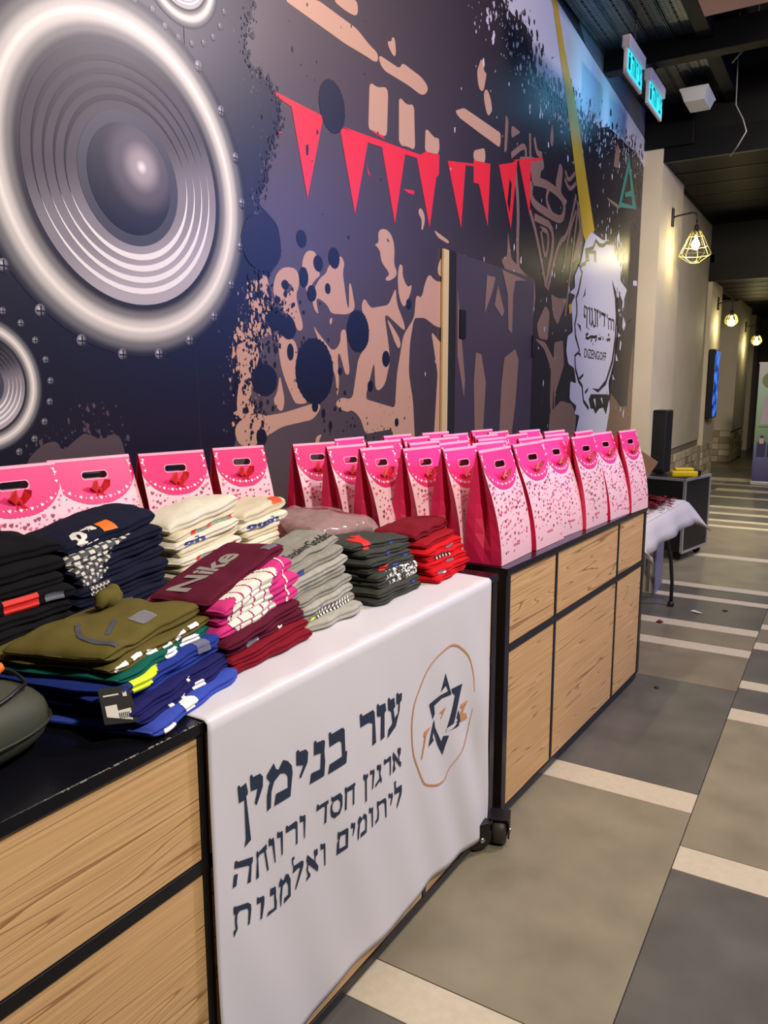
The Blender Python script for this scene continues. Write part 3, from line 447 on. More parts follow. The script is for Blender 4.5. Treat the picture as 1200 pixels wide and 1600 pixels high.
def stones(par, x, y0, y1, z1, dy=.34, dz=.11):
    r = random.Random(3); z = .02; k = 0
    while z+dz <= z1+.01:
        y = y0 + (-.5*dy if k % 2 else 0)
        while y < y1-.03:
            a, b = max(y, y0)+.006, min(y+dy, y1)-.006
            if b-a > .04: MB().box(x-.02, x+r.uniform(.012, .024), a, b, z+.005, z+dz-.005, .004).build('stone', r.choice(STN), par)
            y += dy
        z += dz; k += 1
stones(wb2, -1.975, 10.1, 12.7, .66); stones(wb3, -1.915, 12.7, 13.75, .56); stones(wb4, -1.895, 16, 17.8, .62)
for yy, xx0, xx1, zz, par in ((16, -2.3, -1.9, .62, wb4),):
    for j in range(5):
        for i in range(2): MB().box(xx0+i*.2+.004, xx0+i*.2+.196, yy-.015, yy+.01, .02+j*.12, .13+j*.12, .004).build('stone', STN[(i+j) % 3], par)
we = wallbox('wall_end', (-2.5, 3.2, 21, 21.2, 0, 3.2), mat('dark_end_wall', (40,42,44), .6))
dr = tag(box('door_2', (-1.75, .6, 20.9, 21.0, 0, 2.85), mat('black_door_frame', (14,15,17), .4)), 'black framed glazed portal at the end of the corridor', kind='structure')
box('pane', (-1.6, .45, 20.88, 20.91, .1, 2.7), mat('dim_glass', (44,52,56), .12), dr)
wallbox('wall_right', (3.2, 3.4, -2.5, 22, 0, 4.6), mat('dark_wall', (60,58,60), .8)); wallbox('wall_back', (-2.4, 3.4, -2.7, -2.5, 0, 4.6), mat('dark_wall', (60,58,60), .8))

# ---------------------------------------------------------------- ceilings
cl = tag(box('ceiling', (-2.4, 3.4, -2.7, 8.95, 4.75, 4.85), CEIL), 'black painted upper ceiling', kind='structure')
c2 = tag(box('ceiling_lower', (-2.4, 3.4, 8.92, 12.7, 3.86, 4.75), CEIL), 'black soffit over the corridor', kind='structure')
c3 = tag(box('ceiling_end', (-2.4, 3.4, 12.7, 21.2, 3.06, 3.86), CEIL), 'lowest black ceiling at the corridor end', kind='structure')
BAR = mat('ceiling_grid_bar', (10,10,12), .4, spec=.2)
BLK2 = mat('matt_black_steel', (7,7,9), .6, spec=.15); PAN = mat('ceiling_board', (4,4,6), .5, spec=.09, bump=.3, bscale=8)
for par, y0, y1, z in ((c2, 8.96, 12.68, 3.83), (c3, 12.72, 20.9, 3.03)):
    y = y0
    while y < y1:
        x = -1.95
        while x < .9:
            MB().box(x+.012, min(x+1.18, .95), y+.012, min(y+.588, y1), z, z+.03, .006).build('ceiling_board', PAN, par); x += 1.2
        MB().box(-2.2, .95, y-.012, y+.012, z-.006, z+.03).build('grid_bar', BAR, par); y += .6
    for x in (-1.95, -.75, .45): MB().box(x-.012, x+.012, y0, y1, z-.008, z+.03).build('grid_bar', BAR, par)
    MB().box(-2.3, .95, y0-.05, y0, z-.02, z+.25).build('soffit_edge', BAR, par)
    MB().box(-1.99, -1.96, y0, y1, z-.02, z+.06).build('soffit_edge', BAR, par)

# perforated cable trays under the upper ceiling
STEEL = mat('galvanised_steel', (92,96,100), .36, .9, var=.2, vscale=9); HOLE = mat('dark_hole', (8,8,9), .9)
def tray(y0, y1, label):
    t = empty('cable_tray', (-1.72, y0, 4.36)); tag(t, label, 'cable tray', 'perforated trays under the ceiling')
    holes = MB()
    for i in range(4):
        x = -.36+i*.19
        MB().box(x, x+.182, 0, y1-y0, 0, .012).box(x, x+.006, 0, y1-y0, -.018, .03).box(x+.176, x+.182, 0, y1-y0, -.018, .03).build('tray_strip', STEEL, t)
        y = .03; k = 0
        while y < y1-y0-.03:
            for j, dx in enumerate((.022, .05, .091, .132, .16)):
                big = j == 2; rx, ry = (.012, .026 if k % 2 else .012) if big else (.006, .008)
                holes.add([(x+dx+math.cos(PI/3*q)*rx, y+math.sin(PI/3*q)*ry, -.0012) for q in range(6)], [(0,1,2,3,4,5)])
            y += .045; k += 1
    h = holes.build('tray_holes', HOLE, t); h['kind'] = 'stuff'
tray(-.5, 7.22, 'near perforated steel cable tray beside the mural, in front of the black beam')
tray(7.42, 8.84, 'far perforated steel cable tray, beyond the black beam')
b_ = MB().box(-2.09, .9, 7.24, 7.4, 4.2, 4.42, .008).build('ceiling_beam', BLK2); tag(b_, 'black steel cross beam under the cable trays', 'beam')
b_ = MB().box(-2.09, -1.6, 8.86, 8.96, 3.95, 4.5, .008).build('bracket_beam', BLK2); tag(b_, 'short black bracket over the pilaster top', 'beam')
b_ = MB().box(-1.32, -1.2, 1.5, 9.8, 4.3, 4.44, .006).build('duct_rail', BLK2); tag(b_, 'long black rail along the outer edge of the cable trays', 'rail')
CY = mat('exit_panel_glow', (40,205,215), .4, emit=1.15, ecol=(50,212,220)); WHT = mat('white_plastic', (214,212,214), .45); WG = mat('exit_glyph', (230,255,255), .4, emit=2.2, ecol=(190,255,255))
DT = mat('exit_glyph_teal', (0,84,98), .5)
def exit_sign(y0, y1, label):
    e = empty('exit_sign', (-1.69, (y0+y1)/2, 4.1)); tag(e, label, 'exit sign', 'pair of hanging exit signs'); L = (y1-y0)/2
    MB().box(-.03, .035, -L, L, -.06, .03, .008).build('sign_housing', WHT, e)
    MB().box(-.012, .012, -L, L, -.245, -.06, .004).build('sign_frame', WHT, e)
    MB().box(.012, .016, -L+.03, L-.03, -.225, -.065, .001).build('glowing_panel', CY, e)
    GL = {'he': [[(0,1),(1,1),(1,0),(.78,0),(.78,.82),(0,.82)], [(.05,.6),(.27,.6),(.27,0),(.05,0)]], 'alef': [[(.0,1),(.25,1),(1,.12),(.95,0),(.78,0),(0,.85)], [(.72,1),(.95,1),(.95,.68),(.72,.5)], [(.08,0),(.3,0),(.3,.35),(.22,.5),(.08,.4)]],
          'yod': [[(.1,1),(.75,1),(.75,.45),(.5,.4),(.5,.8),(.1,.8)]], 'tsadi': [[(.0,1),(.25,1),(.98,.15),(.98,0),(.0,0),(.0,.18),(.68,.18)], [(.7,1),(.95,1),(.95,.7),(.7,.52)]]}
    g = MB(); y = -L+.15; lw = (2*L-.15-.02)/4.6
    for nm, wf_ in (('he', 1), ('alef', 1), ('yod', .75), ('tsadi', 1), ('yod', .75)):
        for lp in GL[nm]: g.poly([(y+u*lw*.82*wf_, -.215+v*.14) for u, v in lp], lambda a, b: (.0185, a, b))
        y += lw*(.5+.5*wf_)
    g.box(.0165, .018, -L+.05, -L+.10, -.2, -.11).box(.0165, .018, -L+.06, -L+.09, -.10, -.08)
    g.build('sign_lettering', DT, e)
    MB().tube([(0, 0, .03), (0, 0, .26)], .006, 6).build('hanger_rod', STEEL, e)
    d = bpy.data.lights.new('exit_glow', 'AREA'); d.energy = 1.8; d.color = (.16, .62, 1.0); d.shape = 'RECTANGLE'; d.size = .14; d.size_y = .4
    o = bpy.data.objects.new('exit_glow', d); C.objects.link(o); o.parent = e; o.location = (-.05, 0, -.15); o.rotation_euler = (0, math.radians(90), 0); o.rotation_euler = Vector((-1, 0, .12)).to_track_quat('-Z', 'Y').to_euler()
exit_sign(6.40, 6.92, 'nearer of the two glowing cyan exit signs, left of the other')
exit_sign(7.14, 7.70, 'farther of the two glowing cyan exit signs, right of the other')
e = empty('emergency_light', (-1.5, 8.38, 4.12)); tag(e, 'white boxy emergency lamp mounted under the cable tray', 'lamp')
MB().add([(-.12,-.22,.12), (.12,-.22,.12), (.12,.22,.12), (-.12,.22,.12), (-.09,-.17,.03), (.09,-.17,.03), (.09,.17,.03), (-.09,.17,.03)], [(0,3,2,1), (4,5,6,7), (0,1,5,4), (1,2,6,5), (2,3,7,6), (3,0,4,7)]).build('diffuser', mat('frosted_diffuser', (205,205,205), .5), e)
MB().box(-.13, .13, -.23, .23, .12, .14, .006).build('lamp_base', WHT, e)
MB().box(-.05, .05, -.1, .1, .15, .25, .006).build('mounting_block', BLACK, e)
b_ = MB().box(-1.06, -.4, 4.9, 6.0, 3.98, 4.01, .004).box(-1.06, -.4, 4.9, 6.0, 3.96, 3.98).build('hanging_board', mat('pale_pink_board', (226,176,150), .6)); tag(b_, 'pale board hanging flat at the top right corner', 'sign board')
for k, pts in enumerate(([(-1.12, 8.0, 4.75), (-1.10, 8.0, 3.98), (-1.02, 7.9, 3.82), (-.98, 7.85, 3.7), (-1.05, 7.9, 3.6), (-1.12, 8.0, 3.55)], [(-1.1, 7.6, 4.2), (-.95, 7.5, 4.3), (-.9, 7.45, 4.5), (-.9, 7.45, 4.75)])):
    b_ = MB().tube(pts, .006, 6).build('loose_cable', mat('grey_cable', (120,120,120), .5), smooth=True); tag(b_, ['pale cable looping down beside the soffit edge', 'short pale cable rising behind the cable tray'][k], 'cable')

# ---------------------------------------------------------------- wall lamps
BR = mat('aged_brass_wire', (190,176,120), .4, .6); IRON = mat('dark_iron', (30,24,22), .4, .5); BULB = mat('bulb_glow', (255,240,180), .3, emit=40, ecol=(255,236,160))
def wall_lamp(x, y, z, k, label, power, cage=True):
    t = empty('wall_lamp', (x, y, z)); tag(t, label, 'wall lamp', 'caged wall lamps along the corridor'); a = .27*k
    MB().box(0, .022, -.03, .03, -.10, .10, .005).build('wall_plate', IRON, t)
    MB().tube([(.02, 0, 0), (.06, 0, .012), (a*.8, 0, .03), (a*.95, 0, .02), (a, 0, -.01), (a, 0, -.09)], .009, 8).build('arm', IRON, t, True)
    MB().lathe([(.006, 0), (.02, -.01), (.026, -.03), (.022, -.07), (.03, -.08)], (a, 0, -.10), n=14).build('lamp_holder', IRON, t, True)
    zt = -.17
    R = [.045, .075, .13, .175, .06]; Z = [0, -.05, -.17, -.26, -.34] if cage else [0, -.03, -.12, -.17, -.22]
    R = R if cage else [.045, .09, .12, .11, .05]
    mb = MB()
    for i in range(8):
        th = 2*PI*i/8; mb.tube([(a+R[j]*k*math.cos(th), R[j]*k*math.sin(th), zt+Z[j]*k) for j in range(5)], .004, 5)
    for j in (1, 2, 3, 4):
        mb.tube([(a+R[j]*k*math.cos(2*PI*i/8), R[j]*k*math.sin(2*PI*i/8), zt+Z[j]*k) for i in range(8)], .004, 5, True)
    mb.build('wire_cage', BR, t)
    bz = zt-.12*k
    MB().lathe([(.004, .07), (.018, .06), (.02, .03), (.042, -.01), (.045, -.035), (.03, -.07), (.003, -.085)], (a, 0, bz), n=16).build('bulb', BULB, t, True)
    d = bpy.data.lights.new('bulb_light', 'POINT'); d.energy = power; d.color = (1, .86, .45); d.shadow_soft_size = .03
    o = bpy.data.objects.new('bulb_light', d); C.objects.link(o); o.parent = t; o.location = (a, 0, bz-.12)
wall_lamp(-1.9, 9.5, 3.36, 1, 'large wire cage wall lamp, nearest, on the first pilaster', 11)
wall_lamp(-1.9, 13.3, 2.74, .8, 'middle wall lamp, above the blue screen', 7, False)
wall_lamp(-1.88, 16.9, 2.60, .8, 'farthest small wall lamp near the end portal', 7, False)

# wall television seen edge on
t = empty('wall_television', (-1.9, 13.05, 1.5)); tag(t, 'slim black wall television showing a blue picture, seen edge on', 'television')
MB().box(.01, .10, -.33, .15, -.52, .52, .01).build('screen_frame', mat('tv_black', (10,10,14), .3), t)
def tvm():
    m = bpy.data.materials.new('tv_picture'); m.use_nodes = True; nt = m.node_tree; b = nt.nodes['Principled BSDF']
    n = nt.nodes.new('ShaderNodeTexNoise'); n.inputs['Scale'].default_value = 7; n.inputs['Detail'].default_value = 5
    tc = nt.nodes.new('ShaderNodeTexCoord'); nt.links.new(tc.outputs['Object'], n.inputs['Vector'])
    r = nt.nodes.new('ShaderNodeValToRGB'); r.color_ramp.elements[0].position = .4; r.color_ramp.elements[0].color = (.003, .012, .09, 1); r.color_ramp.elements[1].position = .65; r.color_ramp.elements[1].color = (.07, .25, 1, 1)
    nt.links.new(n.outputs[0], r.inputs[0]); nt.links.new(r.outputs[0], b.inputs['Emission Color']); b.inputs['Emission Strength'].default_value = 1.2; b.inputs['Base Color'].default_value = (0, 0, 0, 1); return m
MB().box(.10, .104, -.32, .14, -.5, .5, .001).build('screen', tvm(), t)
MB().box(-.02, .01, -.1, .1, -.2, .2).build('wall_mount', IRON, t)

# roll up banner
t = empty('rollup_banner', (-.72, 12.72, 0)); tag(t, 'green and purple roll-up advertising banner standing in the corridor', 'banner')
def bm_():
    m = bpy.data.materials.new('rollup_print'); m.use_nodes = True; nt = m.node_tree; b = nt.nodes['Principled BSDF']
    tc = nt.nodes.new('ShaderNodeTexCoord'); sp = nt.nodes.new('ShaderNodeSeparateXYZ'); nt.links.new(tc.outputs['Object'], sp.inputs[0])
    mr = nt.nodes.new('ShaderNodeMapRange'); mr.inputs[1].default_value = 0; mr.inputs[2].default_value = 1.8; nt.links.new(sp.outputs[2], mr.inputs[0])
    r = nt.nodes.new('ShaderNodeValToRGB'); e = r.color_ramp.elements; e[0].color = lin((58,48,104))+(1,); e[1].color = lin((196,196,200))+(1,)
    q = e.new(.22); q.color = lin((92,92,142))+(1,); q = e.new(.45); q.color = lin((128,156,120))+(1,); q = e.new(.75); q.color = lin((158,190,172))+(1,)
    nt.links.new(mr.outputs[0], r.inputs[0]); nt.links.new(r.outputs[0], b.inputs['Base Color']); b.inputs['Roughness'].default_value = .5; return m
MB().box(-.46, .46, -.004, .004, .06, 1.80).build('banner_sheet', bm_(), t)
MB().box(-.47, .47, -.07, .07, 0, .06, .01).build('banner_base', mat('brushed_aluminium', (196,196,200), .35, .7), t)
MB().box(-.47, .47, -.01, .01, 1.79, 1.815, .003).build('top_rail', mat('brushed_aluminium', (196,196,200), .35, .7), t)
pk = MB()
pk.poly([(-.26+.15*math.cos(i*PI/12), 1.55+.13*math.sin(i*PI/12)) for i in range(24)], lambda a, b: (a, -.0055, b)); pk.build('round_emblem', mat('emblem_olive', (120,132,92), .6), t)
ph = MB(); ph.add([(-.40, -.0055, .9), (-.12, -.0055, .93), (-.14, -.0055, 1.3), (-.36, -.0055, 1.32)], [(0,1,2,3)]).build('lilac_figure_print', mat('figure_lilac', (176,164,178), .6), t)
MB().box(-.42, .3, -.0062, -.0055, .86, .875).box(-.40, .3, -.0062, -.0055, .27, .285).box(-.3, .3, -.0062, -.0055, 1.36, 1.37).build('small_print_lines', mat('print_line', (90,96,90), .6), t)
pm = MB()
for i in range(5): pm.poly([(-.42+i*.14+dx, z) for dx, z in ((0, .42), (.12, .42), (.125, .62), (.09, .68), (.085, .74), (.04, .74), (.035, .68), (0, .62))], lambda a, b: (a, -.006, b))
pm.build('photo_row_print', mat('photo_navy', (48,48,96), .6), t)
MB().box(-.39, -.33, -.007, -.0062, .62, .70).box(-.25, -.19, -.007, -.0062, .62, .7).box(-.11, -.05, -.007, -.0062, .62, .7).build('photo_faces_print', mat('photo_light', (196,178,160), .6), t)

# ---------------------------------------------------------------- rolling counters
AN, AF = 0.02528658, 0.06156876
def counter(name, a, o, s0, s1, divs, label, depth=1.08):
    """local frame: x out to the aisle, y along the counter, front plane at x = o"""
    t = empty(name, (o*math.cos(a)+s0*math.sin(a), -o*math.sin(a)+s0*math.cos(a), 0), -a); tag(t, label, 'counter', 'rolling black framed counters')
    L = s1-s0
    MB().box(-depth, .004, 0, L, .876, .90, .003).build('countertop', BTOP, t)
    R = .036
    for n_, b in (('post', (-R, 0, 0, R, .03, .88)), ('post', (-R, 0, L-R, L, .03, .88)), ('post', (-depth, -depth+R, 0, R, .03, .88)), ('post', (-depth, -depth+R, L-R, L, .03, .88)),
                  ('rail', (-R, 0, R, L-R, .602, .628)), ('rail', (-R, 0, R, L-R, .012, .038)), ('rail', (-depth, -depth+R, R, L-R, .012, .038)), ('end_rail', (-depth+R, -R, 0, R, .012, .038)), ('end_rail', (-depth+R, -R, L-R, L, .012, .038))):
        MB().box(*b, .002).build(n_, BLACK, t)
    ed = [R] + [d-s0 for d in divs] + [L-R]
    for d in divs: MB().box(-R, -.001, d-s0-.009, d-s0+.009, .03, .88, .001).build('divider', BLACK, t)
    for y0, y1 in zip(ed, ed[1:]):
        a0 = y0 + (0 if y0 == R else .009); a1 = y1 - (0 if y1 == L-R else .009)
        for z0, z1 in ((.038, .602), (.628, .876)): MB().box(-.022, -.004, a0+.001, a1-.001, z0+.001, z1-.001, .0015).build('panel', WOOD, t)
    for y in (0.004, L-.004):
        MB().box(-depth+R, -R, y-.003, y+.003, .038, .876).build('end_panel', WOOD if y > 1 else BLACK, t)
    MB().box(-depth, -depth+.01, R, L-R, .04, .87).build('back_panel', BLACK, t)
    for (x, y, ang) in ((.052, -.115 if a > .05 else .02, -1.2), (.0 if a < .05 else -.07, L-.12 if a < .05 else L-.055, 1.0 if a < .05 else 2.6), (-depth+.1, .1, 1), (-depth+.1, L-.1, 2)):
        c = empty('caster', (x, y, 0), ang); c.parent = t
        MB().lathe([(.014, -.026), (.040, -.023), (.046, -.014), (.046, .014), (.040, .023), (.014, .026)], (0, 0, .046), 'y', 24).build('wheel', mat('grey_rubber', (52,48,44), .5), c, True)
        MB().box(-.026, .03, -.034, -.028, .03, .094, .003).box(-.026, .03, .028, .034, .03, .094, .003).box(-.034, .034, -.034, .034, .093, .101, .003).build('fork', BLACK, c)
        MB().lathe([(.007, -.038), (.009, -.035), (.009, .035), (.007, .038)], (0, 0, .046), 'y', 10).build('axle_bolt', mat('zinc', (190,190,190), .3, .9), c, True)
    return t
NEAR = counter('near_counter', AN, -.9815, -.42, 2.223, [.09, .925, 1.757], 'near rolling counter with oak panels, clothes piled on top')
FAR = counter('far_counter', AF, -1.0638, 2.255, 3.862, [2.70, 3.437], 'far rolling counter with oak panels, pink gift bags on top')
wr = MB(); r = random.Random(2)
for k in range(48):
    y = r.uniform(.45, 1.28); y = .62+(y-.45)*.55
    wr.box(.0015, .0045, y, y+r.uniform(.003, .02), .8992, .9004)
w_ = wr.build('worn_edge', mat('bare_metal', (150,146,140), .5), NEAR); w_['kind'] = 'stuff'; w_.location = (0, .42, 0)

# ---------------------------------------------------------------- white cloth banner
NF = empty('cloth_banner', (0, 0, 0), -AN); tag(NF, 'white cloth banner with navy lettering hanging over the near counter front', 'banner')
OX = -.9815+.008
def fold(s, z):
    h = max(0, .9-z); e = max(0, (s-1.95)/.2)
    return .005*math.sin(s*9+z*2.5)*min(1, h*3) + .0055*math.sin((s+z*.35)*34)*min(1, h*2)*(.25+.75*min(1, max(0, s-1.55)*2)) + .004*max(0, math.sin(s*7+1))*h + .006*e*math.sin(z*13)*min(1, h*2) + .002
def banner_pt(s, z): return (OX+.004+fold(s, z), s, z)
S0, S1 = .925, 2.142
def bott(s): u = (s-S0)/(S1-S0); return .062+.018*math.sin(u*PI)*1.3 + (.0 if u < .8 else -.03*(u-.8)/.2) + .006*math.sin(u*21)
clo = mat('white_satin_cloth', (222,220,226), .42, bump=.12, bscale=900, sheen=.3)
NS, NZ = 110, 46; vs = []; fs = []
topx = [-.40, -.30, -.2, -.12, -.06, -.03, -.015, -.006]
for i in range(NS+1):
    s = S0+(S1-S0)*i/NS
    for q in topx: vs.append((-.9815+q+.0, s, .9035+.0015*math.sin(s*40+q*20)+(.003 if q > -.02 else 0)*0))
    vs.append((-.9815+.006, s, .9025))
    for j in range(NZ+1):
        z = .896+(bott(s)-.896)*j/NZ; p = banner_pt(s, z); sq = S1-.012*math.sin(min(1, (.9-z)*1.3)*PI)
        vs.append((p[0], S0+(sq-S0)*i/NS, z))
R_ = len(topx)+1+NZ+1
for i in range(NS):
    for j in range(R_-1): fs.append((i*R_+j, i*R_+j+1, (i+1)*R_+j+1, (i+1)*R_+j))
cb = mesh('cloth', vs, fs, clo, NF, True)
sd = cb.modifiers.new('thickness', 'SOLIDIFY'); sd.thickness = .0015; sd.offset = 0
NV = mat('navy_ink', (36,50,72), .7); OR = mat('copper_ink', (206,148,98), .7)
def bp(off=.0018): return lambda a, b: (banner_pt(a, b)[0]+off, a, b)
def ink(name, m, loops_list, parent, off=.0022):
    mb = MB()
    for L in loops_list:
        if not isinstance(L[0], list): L = [L]
        mb.poly([dense(l, .012) for l in L], bp(off))
    return mb.build(name, m, parent)
